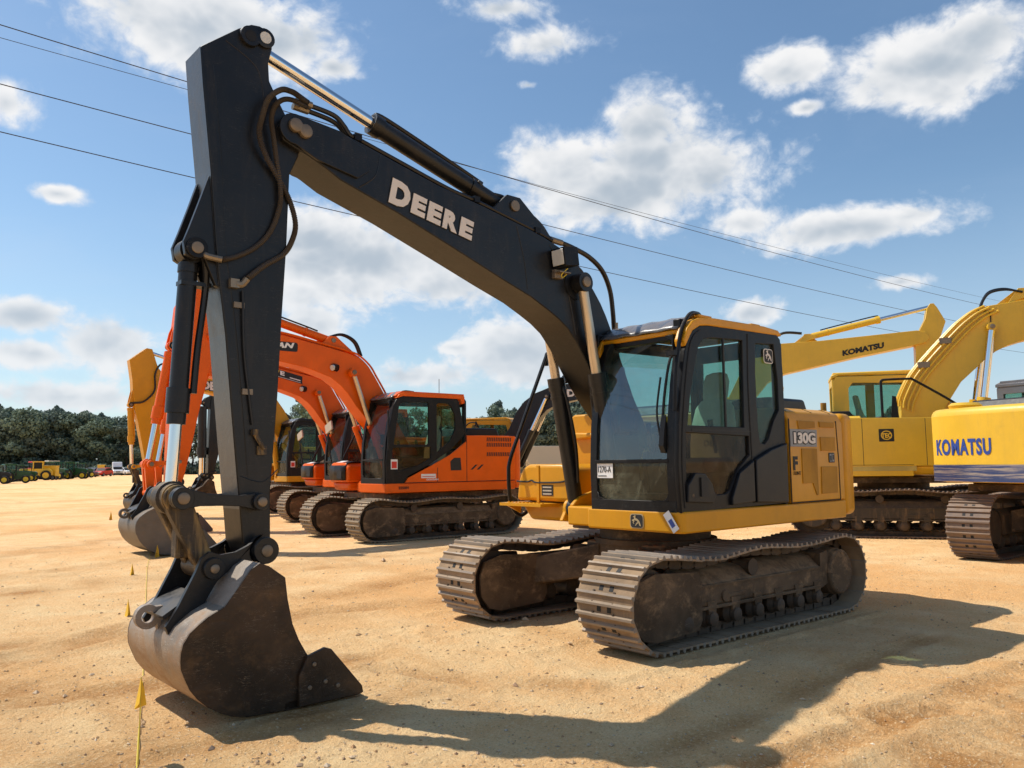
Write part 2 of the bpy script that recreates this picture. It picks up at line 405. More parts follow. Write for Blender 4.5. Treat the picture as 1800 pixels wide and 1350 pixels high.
    b.build('track_frame', tr, bevel=.012)
    return tr

def deer_logo(mb, p0, right, up, w, h, cols=('ink', 'tan')):
    r = Vector(right).normalized(); u = Vector(up).normalized(); n = r.cross(u)
    def T(off): 
        o = Vector(p0)+n*off
        return Matrix(((r.x*w, u.x*h, n.x, o.x), (r.y*w, u.y*h, n.y, o.y), (r.z*w, u.z*h, n.z, o.z), (0, 0, 0, 1)))
    a = curve_mesh(rrect(0, 1, 0, 1, .2), (), .004); mb.m(cols[1]).mesh(a, T(.002))
    a = curve_mesh(rrect(.06, .94, .06, .94, .17), (), .004); mb.m(cols[0]).mesh(a, T(.0045))
    deer = [(.14, .56), (.22, .50), (.30, .50), (.38, .56), (.52, .52), (.66, .40), (.72, .22), (.84, .15), (.80, .25), (.76, .42), (.68, .55), (.56, .66), (.44, .70), (.42, .80), (.50, .90), (.40, .86), (.34, .94), (.34, .84), (.24, .80), (.34, .74), (.34, .66), (.26, .60)]
    deer = [(x, z) for x, z in deer]
    a = curve_mesh(deer, (), .004); mb.m(cols[1]).mesh(a, T(.007))
    a = curve_mesh([(.30, .52), (.22, .40), (.30, .30), (.33, .33), (.28, .40), (.38, .50)], (), .004); mb.mesh(a, T(.007))
    a = curve_mesh([(.60, .46), (.48, .34), (.40, .18), (.45, .18), (.54, .30), (.68, .40)], (), .004); mb.mesh(a, T(.007))

def xfront(z):
    return float(np.interp(z, [.93, 1.1, 1.5, 1.85, 2.18, 2.45, 2.6, 2.7, 2.79], [1.13, 1.14, 1.15, 1.13, 1.08, 1.02, .96, .90, .80]))
CAB_OUT = [(1.15, 1.10), (1.175, 1.5), (1.15, 1.85), (1.10, 2.18), (1.04, 2.46), (.99, 2.58), (.92, 2.655), (.82, 2.70), (.70, 2.715), (.08, 2.735), (-.42, 2.745), (-.49, 2.70), (-.515, 2.36), (-.51, 1.7), (-.49, 1.12)]
CAB_H = [[(1.03, 1.83), (.97, 2.12), (.89, 2.38), (.84, 2.52), (.76, 2.59), (.64, 2.61), (.17, 2.63), (.19, 1.83)],
         [(1.07, 1.36), (1.055, 1.77), (.12, 1.75), (.12, 1.58), (.33, 1.44), (.44, 1.27), (.50, 1.24), (.64, 1.235), (.72, 1.30), (.83, 1.39), (.95, 1.41), (1.02, 1.33)],
         [(-.05, 2.62), (-.36, 2.64), (-.41, 2.3), (-.41, 2.01), (-.31, 1.90), (-.21, 1.73), (-.14, 1.68), (-.07, 1.69), (-.04, 1.82), (-.03, 2.33)]]
DCAB_OUT = [(1.14, 1.10), (1.15, 1.5), (1.10, 2.1), (1.02, 2.50), (.95, 2.64), (.86, 2.70), (-.30, 2.70), (-.35, 2.64), (-.47, 2.05), (-.44, 1.97), (-.14, 1.70), (.30, 1.43), (.72, 1.23), (.80, 1.10)]
DCAB_H = [[(1.00, 1.81), (.98, 1.95), (.90, 2.52), (.84, 2.59), (.33, 2.61), (.30, 2.58), (.30, 1.84), (.33, 1.81)],
          [(.13, 1.66), (.13, 2.57), (.10, 2.60), (-.10, 2.60), (-.17, 2.56), (-.26, 2.38), (-.27, 2.13), (-.15, 1.88)],
          [(1.04, 1.38), (1.02, 1.75), (.26, 1.77), (.26, 1.56), (.50, 1.43), (.90, 1.32)]]

def build_cab(root, c, X):
    st = c.get('cabstyle', 'deere'); fine = c.get('fine', False)
    y0, y1 = .20, 1.215; dk = c.get('cabdark', 'black'); roofm = c.get('roofm', c['paint'])
    cab = MB().m(dk)
    outer, holes = (CAB_OUT, CAB_H) if st == 'deere' else (DCAB_OUT, DCAB_H)
    if st == 'komatsu':
        outer = [(1.15, 1.1), (1.15, 1.5), (1.08, 2.2), (1.0, 2.6), (.9, 2.72), (-.42, 2.74), (-.5, 2.68), (-.5, 1.1)]
        holes = [[(1.0, 1.4), (.98, 1.8), (.9, 2.4), (.82, 2.6), (.15, 2.62), (.15, 1.4)], [(.02, 1.8), (.02, 2.62), (-.34, 2.62), (-.4, 2.5), (-.4, 1.8)]]
        cab.m(roofm)
    hh = [smooth2(h+[h[0]], 3)[:-1] if False else h for h in holes]
    cab.mesh(curve_mesh(outer, hh, .034, .006), XZ(y1-.02))
    # right-hand side wall: one big window with waist rail
    rout = [(1.13, 1.1), (1.15, 1.5), (1.08, 2.2), (1.0, 2.55), (.9, 2.7), (-.45, 2.72), (-.5, 2.6), (-.5, 1.1)]
    rh = [[(1.0, 1.35), (1.0, 1.8), (.93, 2.35), (.85, 2.58), (-.36, 2.6), (-.40, 2.5), (-.40, 1.82), (.2, 1.80), (.25, 1.35)]]
    cab.m(dk if st != 'komatsu' else roofm)
    if st == 'komatsu': rh = [[(.95, 1.8), (.9, 2.3), (.82, 2.56), (-.22, 2.6), (-.28, 2.5), (-.28, 1.8)]]
    cab.mesh(curve_mesh(rout, rh, .034, .006), XZ(y0+.02))
    # rear wall
    cab.mesh(curve_mesh([(y0, 1.1), (y1, 1.1), (y1, 2.66), (y1-.06, 2.72), (y0+.06, 2.72), (y0, 2.66)], [[(y0+.1, 1.75), (y1-.1, 1.75), (y1-.1, 2.55), (y0+.1, 2.55)]], .034, .004), YZ(-.49))
    # front frame: side pillars following the windshield curve, header, mid bar, sill
    zs = [1.0, 1.1, 1.3, 1.5, 1.7, 1.85, 2.0, 2.18, 2.32, 2.45, 2.53, 2.6, 2.66, 2.70]
    cab.m(dk)
    for ya, yb in ((y0+.01, y0+.085), (y1-.125, y1-.04)):
        rows = []
        for z in zs:
            xf = xfront(z)+.012
            rows.append([(xf, ya, z), (xf, yb, z), (xf-.055, yb, z), (xf-.055, ya, z), (xf, ya, z)])
        cab.grid(rows)
    cab.box(xfront(1.53)-.02, xfront(1.53)+.018, y0+.07, y1-.11, 1.515, 1.548)
    cab.box(1.06, xfront(1.1)+.016, y0+.01, y1-.04, 1.09, 1.195)
    for (cy, cz, sy) in ((y0+.085, 1.195, 1), (y1-.125, 1.195, -1)):
        cab.prism([(cy, cz), (cy+sy*.07, cz), (cy+sy*.025, cz+.02), (cy, cz+.07)], 1.09, xfront(1.2)+.014, 'x')
    cab.prism([(y0+.085, 2.43), (y0+.085, 2.62), (y0+.19, 2.62), (y0+.13, 2.56)], .93, 1.03, 'x')
    cab.prism([(y1-.125, 2.46), (y1-.125, 2.62), (y1-.22, 2.62), (y1-.15, 2.57)], .93, 1.03, 'x')
    cab.box(xfront(2.65)-.05, xfront(2.62)+.02, y0+.02, y1-.04, 2.585, 2.63)
    cab.m('int').box(-.47, 1.09, y0+.04, y1-.05, 1.0, 1.12)
    cab.build('cab', root, X, bevel=.004, seg=1)
    root_cab = cab_o = root.children[-1] if False else [o for o in bpy.data.objects if o.parent == root and o.name.startswith('cab')][-1]
    # roof cap
    b = MB().m(roofm)
    if st == 'deere': prof = [(1.035, 2.50), (1.05, 2.56), (1.0, 2.66), (.92, 2.735), (.82, 2.77), (.60, 2.79), (-.2, 2.80), (-.44, 2.785), (-.50, 2.75), (-.50, 2.73), (-.42, 2.735), (.70, 2.715), (.82, 2.70), (.93, 2.645), (1.0, 2.55)]
    elif st == 'doosan': prof = [(.95, 2.66), (.90, 2.735), (.80, 2.77), (-.40, 2.78), (-.47, 2.75), (-.47, 2.62), (-.41, 2.60), (-.38, 2.7), (.82, 2.705)]
    else: prof = [(1.02, 2.6), (.95, 2.74), (.85, 2.78), (-.42, 2.79), (-.52, 2.74), (-.52, 2.68), (-.4, 2.745), (.88, 2.725), (.98, 2.6)]
    if st == 'deere':
        b.prism(prof, y1-.10, y1+.012); b.prism(prof, y0-.005, y0+.05)
        b.prism([(-.49, 2.733), (-.49, 2.80), (.56, 2.80), (.66, 2.76), (.66, 2.733)], y0+.04, y1-.09)
    else:
        b.prism(prof, y0-.005, y1+.012)
        b.prism([(-.49, 2.733), (-.49, 2.80), (.82, 2.80), (.95, 2.72), (.95, 2.70), (.80, 2.733)], y0+.04, y1-.04)
    if st == 'deere': b.box(-.25, -.10, y1-.22, y1-.06, 2.79, 2.83); b.box(.55, .75, y1-.16, y1-.05, 2.79, 2.82)
    roof = b.build('roof', cab_o, X, bevel=.012, seg=2)
    if st in ('deere', 'doosan'):
        b = MB().m(roofm if st == 'deere' else dk)
        b.box(xfront(2.63)-.03, xfront(2.6)+.03, y0+.03, y1-.09, 2.625, 2.668)
        b.build('header', cab_o, X, bevel=.01)
        b = MB().m('roofcover')
        rows = []
        for i in range(9):
            u = i/8; rows.append([(1.01-.46*u, y0+.02+(y1-y0-.12)*k/12, 2.67+.145*math.sin(math.pi/2*min(1, u*1.5))+.006*math.sin(k*1.9+i*.8)) for k in range(13)])
        b.grid(rows); b.build('roof_visor', cab_o, X, solid=.012)
    # glass
    gm = c.get('glass', 'glass')
    names = ['door_window', 'lower_door_window', 'rear_side_window'] if st == 'deere' else (['door_window', 'rear_side_window', 'lower_door_window'] if st == 'doosan' else ['door_window', 'rear_side_window'])
    for nm, h in zip(names, holes):
        cx = sum(p[0] for p in h)/len(h); cz = sum(p[1] for p in h)/len(h)
        h2 = [(cx+(p[0]-cx)*1.02, cz+(p[1]-cz)*1.02) for p in h]
        b = MB().m(gm if nm != 'lower_door_window' else c.get('glasslowdoor', gm)).mesh(curve_mesh(h2, (), .006), XZ(y1-.024)); b.build(nm, cab_o, X, recalc=False)
    b = MB().m(gm).mesh(curve_mesh([(x*1., z) for x, z in rh[0]], (), .006), XZ(y0+.02)); b.build('right_window', cab_o, X)
    b = MB().m(gm).mesh(curve_mesh([(y0+.09, 1.74), (y1-.09, 1.74), (y1-.09, 2.56), (y0+.09, 2.56)], (), .006), YZ(-.49)); b.build('rear_window', cab_o, X)
    for nm, za, zb, mk in (('windshield', 1.54, 2.63, c.get('glassf', gm)), ('lower_windshield', 1.18, 1.525, c.get('glassl', gm))):
        rows = [[(xfront(z)-.012, y, z) for y in np.linspace(y0+.05, y1-.07, 3)] for z in np.linspace(za, zb, 12)]
        MB().m(mk).grid(rows).build(nm, cab_o, X, recalc=False)
    # seat, console, levers
    b = MB().m('seat')
    yc = .70
    b.prism([(.42, 1.42), (.46, 1.50), (.42, 1.56), (-.02, 1.56), (-.06, 1.48), (-.02, 1.42)], yc-.25, yc+.25)
    b.T = Matrix.Translation((0, 0, 0))
    rows = []
    for z, wd, th in ((1.5, .24, .06), (1.7, .255, .075), (1.9, .25, .07), (2.05, .22, .06), (2.12, .16, .05), (2.13, .13, .045), (2.16, .14, .05), (2.30, .15, .05), (2.38, .12, .045), (2.40, .05, .02)):
        xx = -.02-(z-1.5)*.16; rows.append([(xx+th*math.cos(t)*(.9), yc+wd*math.copysign(abs(math.sin(t))**.6, math.sin(t)), z) for t in np.linspace(0, 2*math.pi, 17)])
    b.grid(rows); so = b.build('seat', cab_o, X, bevel=.02)
    b = MB().m('int')
    b.box(-.1, .5, yc-.42, yc-.30, 1.12, 1.62); b.box(-.1, .3, yc+.30, yc+.38, 1.12, 1.40)
    b.box(.62, 1.0, y0+.05, y0+.14, 1.12, 1.78); b.box(.86, 1.04, y0+.1, .9, 1.12, 1.25)
    for s_ in (-.36, .35): b.tube([(.40, yc+s_, 1.6), (.42, yc+s_, 1.70), (.46, yc+s_, 1.82)], .016, 8); b.cyl((.46, yc+s_, 1.80), (.475, yc+s_, 1.90), .026, seg=10)
    for s_ in (-.12, .12): b.tube([(.75, yc+s_, 1.12), (.82, yc+s_, 1.45), (.78, yc+s_, 1.62)], .014, 8); b.box(.74, .93, yc+s_-.06, yc+s_+.06, 1.17, 1.20)
    b.box(.74, .80, y0+.06, y0+.24, 1.82, 2.02)
    b.m('inttan').box(-.46, -.30, y0+.05, y1-.06, 1.12, 1.70)
    b.build('console', cab_o, X, bevel=.01)
    if fine:
        # door seams, handle, plastic lower panels, wiper, grab rail
        b = MB().m('plastic')
        b.mesh(curve_mesh([(.455, 1.20), (.33, 1.42), (.095, 1.53), (.095, 1.16), (.45, 1.14)], (), .03, .008), XZ(y1+.012))
        b.mesh(curve_mesh([(.07, 1.535), (-.20, 1.63), (-.475, 1.69), (-.465, 1.13), (.07, 1.15)], (), .034, .01), XZ(y1+.014))
        b.mesh(curve_mesh([(.38, 1.19), (.28, 1.36), (-.40, 1.58), (-.44, 1.50), (.1, 1.30)], (), .012, .004), XZ(y1+.034)) if False else None
        b.build('door_panel', cab_o, X)
        b = MB().m('plastic')
        b.mesh(curve_mesh([(1.09, 1.19), (1.08, 1.33), (.98, 1.43), (.84, 1.42), (.74, 1.33), (.70, 1.22), (.74, 1.17)], (), .028, .008), XZ(y1+.010))
        b.m('ink').box(.83, .92, y1+.02, y1+.045, 1.23, 1.39)
        b.m('pin').cyl((1.02, y1+.02, 1.24), (1.02, y1+.032, 1.24), .017, seg=14)
        b.build('door_handle', cab_o, X)
        b = MB().m('ink')
        b.tube([(.075, y1+.004, 1.14), (.08, y1+.004, 1.5), (.10, y1+.004, 2.2), (.08, y1+.004, 2.70)], .007, 6)
        b.tube([(1.10, y1+.004, 1.14), (1.12, y1+.004, 1.5), (1.09, y1+.004, 1.9), (1.0, y1+.004, 2.4), (.93, y1+.004, 2.58), (.82, y1+.004, 2.66)], .008, 6)
        b.box(.09, .98, y1-.001, y1+.006, 1.785, 1.80)
        b.box(.46, .48, y1-.012, y1+.004, 1.83, 2.62)
        b.build('door_seal', cab_o, X)
        b = MB().m('ink')
        b.tube([(1.13, 1.02, 1.70), (1.10, 1.03, 2.05), (1.05, 1.06, 2.38), (1.0, 1.1, 2.5)], .012, 8)
        b.tube([(1.16, 1.03, 1.72), (1.15, .99, 1.95), (1.10, 1.0, 2.25)], .009, 8)
        b.prism([(1.16, 1.60), (1.19, 1.66), (1.17, 1.80), (1.14, 1.92), (1.12, 1.75)], 1.03, 1.08)
        b.build('wiper', cab_o, X)
        b = MB().m('black')
        b.tube([(1.16, 1.185, 1.95), (1.14, 1.19, 2.25), (1.09, 1.19, 2.48), (1.02, 1.18, 2.66), (.88, 1.16, 2.80), (.72, 1.12, 2.835), (.58, 1.06, 2.83), (.50, 1.0, 2.80)], .018, 10)
        b.box(1.09, 1.16, 1.12, 1.20, 2.42, 2.46)
        b.build('roof_cable', cab_o, X)
        b = MB().m('black'); b.box(.93, 1.03, y0-.06, y0+.02, 2.60, 2.73); b.build('lamp_bracket', cab_o, X, bevel=.01)
        b = MB().m('black'); b.box(.90, .98, y1-.16, y1-.08, 2.66, 2.76); b.build('lamp_bracket', cab_o, X, bevel=.01)
        b = MB(); b.m('paper').box(xfront(1.45)+.001, xfront(1.45)+.005, .285, .475, 1.385, 1.515)
        b.m('ink'); fit_text(b, '1270-A', (xfront(1.45)+.007, .30, 1.435), (0, 1, 0), (0, 0, 1), .155, .055, .0, .002)
        b.box(xfront(1.45)+.0055, xfront(1.45)+.007, .30, .40, 1.40, 1.408)
        b.build('paper_tag', cab_o, X)
        b = MB(); deer_logo(b, (-.20, y1-.012, 2.45), (-1, 0, 0), (0, 0, 1), .16, .14, ('ink', 'white')); b.build('deer_badge', cab_o, X)
        b = MB().m('ink'); fit_text(b, 'DEERE', (.08, yc+.16, 1.93), (0, 0, 0) if False else (-.15, -1, 0), (0, 0, 1), .01, .01, .02, .002) if False else None
        fit_text(b.m('ink'), 'DEERE', (.062, yc-.13, 1.80), (0, 1, 0), (-.16, 0, 1), .25, .055, .02, .003); b.build('seat_lettering', cab_o, X)
    if st == 'doosan' and c.get('stickers', True):
        b = MB().m('paper'); b.box(.93, 1.06, y1, y1+.006, 1.36, 1.54); b.m('red').box(.945, 1.045, y1+.005, y1+.0075, 1.38, 1.5); b.build('warning_sticker', cab_o, X)
        b = MB().m('plastic'); b.tube([(1.10, 1.2, 2.35), (1.14, 1.25, 2.42), (1.13, 1.25, 2.2), (1.12, 1.24, 1.7)], .014, 6); b.build('grab_rail', cab_o, X)
    return cab_o

def plan_round(x0, x1, w, r, xc=None):
    """house plan outline, rounded front corners, arced rear when xc given"""
    pts = arc(x1-r, w-r, r, 90, 0, 5)+arc(x1-r, -w+r, r, 0, -90, 5)
    pts += [(x0, -w), (x0, w)]
    return pts

def excavator(c):
    root = empty('excavator', c['loc'], R(c['head']), label=c['label'], cat='excavator')
    P = c['paint']
    # ---- undercarriage
    U = Matrix.Rotation(R(c.get('uyaw', 0)), 4, 'Z')
    for s in (1, -1): build_track(root, s, c)
    a, h, yo, w = c['ta'], c['th'], c['yo'], c['w']
    s_ = h/.79; yi = yo-w/2-.2
    b = MB().m('frame')
    b.prism(rrect(-.55*s_, .55*s_, -.5*s_, .5*s_, .12), .42*s_, .735*s_, 'z')
    for sx in (1, -1):
        for sy in (1, -1):
            x1, x2 = .10*sx, .95*sx*s_
            lo = [(sx*.1, sy*.3, .40*s_), (sx*.60*s_, sy*.25, .40*s_), (sx*1.02*s_, sy*(yi+.02), .30*s_), (sx*.62*s_, sy*(yi+.02), .30*s_)]
            up = [(sx*.1, sy*.3, .72*s_), (sx*.56*s_, sy*.25, .72*s_), (sx*.98*s_, sy*(yi+.02), .57*s_), (sx*.66*s_, sy*(yi+.02), .57*s_)]
            b.add(lo+up, [(0,1,2,3), (7,6,5,4), (0,1,5,4), (1,2,6,5), (2,3,7,6), (3,0,4,7)])
    b.build('car_body', root, bevel=.02)
    Hy = Matrix.Rotation(R(c.get('hyaw', 0)), 4, 'Z')
    b = MB().m('frame').lathe([(0, .62*s_), (.05, .62*s_), (.05, .56*s_), (.22, .56*s_), (.22, .3)], (0, 0, .72*s_), (0, 0, 1), 40)
    b.build('swing_ring', root, Hy)
    # ---- house transform from reference proportions
    sx, ox, sy, szb, zb = c.get('sx', 1), c.get('ox', 0), c.get('sy', 1), c.get('szb', 1), c.get('zb', .93)
    def HM(sz, sx=sx, ox=ox): return Hy @ Matrix(((sx, 0, 0, ox), (0, sy, 0, 0), (0, 0, sz, zb-.93*sz), (0, 0, 0, 1)))
    X = HM(szb); XC = HM(c.get('szc', szb), c.get('sxc', sx), c.get('oxc', ox))
    W = 1.235
    z0, z1, zh = .93, 1.115, 2.05
    xr = -1.62
    b = MB().m(P)
    pl = arc(1.10, W-.06, .06, 90, 0, 4)+[(1.16, .16), (1.02, .14), (1.02, -.24), (.20, -.30)]+[(.20, -W), (xr, -W), (xr, W)]
    b.prism(pl, z0, z1-.004, 'z')
    b.m('frame').prism([(1.0, .10), (1.0, -.2), (-1.4, -1.0), (-1.4, 1.0)], z0-.03, z0+.006, 'z')
    if c.get('side') != None and c['side'] != 'deere': b.m('frame').box(-1.5, .95, -1.0, 1.0, z0-.13, z0-.02)  # added slab to darken the gap beneath the house
    b.build('deck', root, X, bevel=.022, seg=3)
    # boom foot brackets
    b = MB().m(P)
    for yy in (-.23, .17):
        b.prism([(-.35, 1.10), (.95, 1.02), (1.0, 1.12), (.90, 1.20), (.55, 1.28), (.28, 1.80), (.12, 1.88), (-.02, 1.80), (-.35, 1.3)], yy, yy+.05)
    for yy in (-.38, .29): b.prism(arc(.86, 1.08, .09, -20, 200, 8)+[(.7, .96), (1.0, .96)], yy, yy+.05)
    b.build('boom_bracket', root, X, bevel=.01)
    # engine bay
    b = MB().m(P)
    def bay(yA, yB, xa, xb, zt):
        b.prism([(xa, yA), (xb, yA), (xb, yB), (xa, yB)], z1, zt, 'z')
    side = c.get('side', 'deere')
    b.prism([(-W, z1), (W, z1), (W, zh-.14), (W-.05, zh-.045), (W-.16, zh), (-W+.16, zh), (-W+.05, zh-.045), (-W, zh-.14)], xr+.008, -.55, 'x')
    if side != 'deere': pass
    b.prism([(-.22, z1), (-.16, z1), (-.16, 1.95), (-.22, 1.98)], -.5, .3, 'x')
    eo = b.build('engine_cover', root, X, bevel=.018, seg=2)
    b = MB().m(c.get('hoodm', 'plastic'))
    b.prism([(-1.45, zh-.01), (-.62, zh-.01), (-.70, zh+.09+c.get('hood', .03)), (-1.38, zh+.09+c.get('hood', .03))], -.85, .95)
    b.build('hood', root, X, bevel=.03, seg=3)
    if c.get('exhaust', False) or side == 'komatsu':
        b = MB().m('grille'); b.cyl((-1.1, -.5, zh), (-1.1, -.5, zh+.30), .05, seg=14); b.build('exhaust_pipe', root, X)
    # side panels
    if side == 'deere':
        g = MB().m('grille')
        def pan(poly, y=W, d=.010):
            g.mesh(curve_mesh(poly, (), d, .003), XZ(y+.002))
        g.m('grille')
        pan([(-.72, 1.83), (-1.03, 1.85), (-1.03, 1.915), (-.70, 1.915)])
        pan([(-1.13, 1.86), (-1.42, 1.86), (-1.42, 1.915), (-1.12, 1.915)])
        pan([(-1.14, 1.62), (-1.43, 1.62), (-1.43, 1.76), (-1.13, 1.76)])
        pan([(-.76, 1.64), (-1.05, 1.64), (-1.05, 1.18), (-1.02, 1.18), (-.95, 1.30), (-.76, 1.30)])
        pan([(-1.13, 1.46), (-1.45, 1.46), (-1.44, 1.19), (-1.12, 1.19)])
        go = g.build('side_grille', root, X)
        t = MB().m('ink')
        for pts in ([(-.545, z1+.004), (-1.50, z1+.004)], [(-.545, z1+.005), (-.545, 1.93)], [(-1.50, 1.12), (-1.50, 1.5), (-1.47, 1.93)]):
            t.tube([(p[0], W+.001, p[1]) for p in pts], .006, 5, smooth=False)
        for xx in (-.60, -1.08, -1.46):
            t.tube([(xx, W-.05, zh-.044), (xx, W-.16, zh+.001), (xx, .9, zh+.001)], .004, 4, smooth=False)
        t.build('panel_seam', eo, X)
        t = MB().m('grey').mesh(curve_mesh([(-.56, 1.66), (-1.06, 1.66), (-1.07, 1.83), (-.56, 1.83)], (), .004), XZ(W+.003))
        t.m('ink'); fit_text(t, '130G', (-.607, W+.0065, 1.680), (-1, 0, 0), (0, 0, 1), .43, .130, .10, .003)
        t.m('white'); fit_text(t, '130G', (-.617, W+.0095, 1.690), (-1, 0, 0), (0, 0, 1), .41, .110, .045, .004)
        t.m('ink'); fit_text(t, 'F', (-.595, W+.004, 1.43), (-1, 0, 0), (0, 0, 1), .085, .135, .05, .003)
        fit_text(t, 'FLINT', (-.60, W+.004, 1.385), (-1, 0, 0), (0, 0, 1), .13, .034, .0, .003)
        t.mesh(curve_mesh(rrect(-1.41, -1.29, 1.50, 1.60, .012), (), .004), XZ(W+.003))
        t.m('grey')
        for q in (0, 1): 
            t.box(-1.345+.0-q*.052, -1.305-q*.052, W+.004, W+.007, 1.51, 1.59)
            t.m('ink').box(-1.335-q*.052, -1.315-q*.052, W+.006, W+.009, 1.52+.01*q, 1.57+.01*q); t.m('grey')
        t.build('model_decal', eo, X)
        # deck front badge
        t = MB(); deer_logo(t, (1.163, .675, .955), (0, 1, 0), (0, 0, 1), .15, .125, ('ink', 'tan')); t.build('deer_badge', [o for o in root.children if o.name.startswith('deck')][0], X)
        t = MB().m('paper'); T0 = Matrix.Translation((1.19, 1.14, 1.03)) @ Matrix.Rotation(R(35), 4, 'X'); t.T = T0
        t.box(0, .004, -.035, .035, -.09, .09); t.m('blue').box(.004, .006, -.02, .02, -.05, .02); t.T = None; t.build('hanging_tag', [o for o in root.children if o.name.startswith('deck')][0], X)
    elif side == 'doosan':
        # curved orange flank that sweeps up behind the cab
        g = MB().m(P)
        g.mesh(curve_mesh([(.79, z1), (.73, 1.21), (.30, 1.42), (-.14, 1.65), (-.50, 1.925), (-.50, 2.04), (-1.62, 2.04), (-1.62, z1)], (), .03, .006), XZ(W-.014))
        sp = g.build('side_panel', root, X)
        t = MB().m('ink')
        for (zA, zB) in ((1.925, 2.005), (1.815, 1.895), (1.62, 1.70)):
            for k in range(14):
                xx = -.95-.042*k; t.prism([(xx, zA), (xx-.020, zA), (xx-.028, zB), (xx-.008, zB)], W+.008, W+.013)
        t.mesh(curve_mesh([(-.15, 1.34), (-.14, 1.52), (-.22, 1.59), (-.36, 1.59), (-.38, 1.34)], (), .006), XZ(W+.010))
        for xx in (-.58, -.72): t.prism([(xx, 1.35), (xx-.05, 1.35), (xx-.16, 1.45), (xx-.11, 1.45)], W+.008, W+.012)
        for pts in ([(-.50, z1+.01), (-.50, 2.03)], [(.13, z1+.01), (.13, 1.40)], [(.79, z1+.003), (-1.6, z1+.003)]):
            t.tube([(p[0], W+.008, p[1]) for p in pts], .006, 5, smooth=False)
        t.build('side_vent', sp, X)
        t = MB().m('paper'); t.box(.17, .47, W+.008, W+.012, 1.20, 1.28); t.m('red')
        fit_text(t, 'CAUTION', (.45, W+.006, 1.235), (-1, 0, 0), (0, 0, 1), .26, .03, .0, .002) if False else t.box(.19, .45, W+.011, W+.0135, 1.225, 1.238)
        t.m('paper'); fit_text(t, 'DOOSAN', (.36, W+.013, 1.155), (-1, 0, 0), (0, 0, 1), .24, .035, .03, .003)
        t.m('ink'); fit_text(t, '225001', (.92, W+.009, 1.0), (-1, 0, 0), (0, 0, 1), .2, .05, .02, .003)
        t.build('side_lettering', sp, X)
    elif side == 'komatsu':
        g = MB().m(P)
        g.mesh(curve_mesh([(.92, z1), (.92, 1.90), (.86, 1.97), (-1.62, 2.03), (-1.62, z1)], (), .03, .008), XZ(-W+.0))
        sp = g.build('side_panel', root, X)
        t = MB().m('ink')
        for pts in ([(-.55, z1+.01), (-.55, 1.99)], [(.40, z1+.01), (.40, 1.97)], [(.2, z1+.02), (-1.6, z1+.02)]):
            t.tube([(p[0], -W-.020, p[1]) for p in pts], .006, 5, smooth=False)
        t.mesh(curve_mesh(rrect(-.30, -.07, 1.56, 1.79, .01), (), .004), XZ(-W-.026))
        t.m('kyellow')
        a2 = curve_mesh(arc(-.185, 1.675, .085, 0, 360, 20)[:-1], [arc(-.185, 1.675, .068, 0, 360, 20)[:-1]], .003); t.mesh(a2, XZ(-W-.030))
        fit_text(t, 'TEC', (-.265, -W-.033, 1.625), (1, 0, 0), (0, 0, 1), .16, .09, .05, .003)
        t.m('grey').box(-.95, -.86, -W-.028, -W-.018, 1.60, 1.70)
        t.build('side_decal', sp, X)
        g = MB().m('kyelpale').box(-1.6, .24, -W-.012, -W+.01, z1-.09, z1+.0); g.build('deck_stripe', sp, X)
    # counterweight
    cw = MB().m(P)
    plan = [(xr-.0, W), (xr-.20, W-.01), (xr-.36, W-.10), (xr-.46, W-.30), (xr-.53, .5), (xr-.56, 0), (xr-.53, -.5), (xr-.46, -W+.30), (xr-.36, -W+.10), (xr-.20, -W+.01), (xr-.0, -W)]
    ex = c.get('cwx', 1)
    plan = [(xr+(x-xr)*ex, y) for x, y in plan]
    cw.prism(plan, z0+.02, zh-.03, 'z')
    cwo = cw.build('counterweight', root, X, bevel=c.get('cwb', .07), seg=4)
    if c.get('cwtext'):
        xe = xr-.57*ex
        t = MB().m('blue')
        # lettering laid on the curved rear face, letter by letter
        word = c['cwtext']; ww = c.get('cww', 1.0); y_c = c.get('cwy', 0)
        me, w0, h0 = text_mesh(word, 1, .035, .004, 0, 1.12)
        hh_ = c.get('cwh', .27); zt = c.get('cwz', 1.47)
        def xs(y): 
            ys = [p[1] for p in plan[::-1]]; xs_ = [p[0] for p in plan[::-1]]
            return float(np.interp(y, ys, xs_))
        vs = []
        for v in me.vertices:
            y = y_c+ww/2-v.co.x/w0*ww
            vs.append((xs(y)-.004-v.co.z, y, zt+v.co.y/h0*hh_))
        t.add(vs, [list(p.vertices) for p in me.polygons]); t.build('lettering', cwo, X)
        s2 = MB().m('bluestrip')
        for (za, zb_, off) in ((z0+.03, z0+.27, .006),):
            rows = []
            for z in (za, zb_): rows.append([(x-(.006 if abs(y) < W-.02 else 0), y*(1+.006/W), z) for x, y in plan])
            s2.grid(rows)
        s2.build('rub_strip', cwo, X)
        b = MB().m(P).lathe([(0, .18), (.05, .2), (.09, .16), (.10, .02)], (xr-.15, .75, zh-.04), (0, 0, 1), 20); b.build('filler_cap', root, X)
    # right side: toolbox, tank, step, handrail
    b = MB().m(P)
    tx = .80
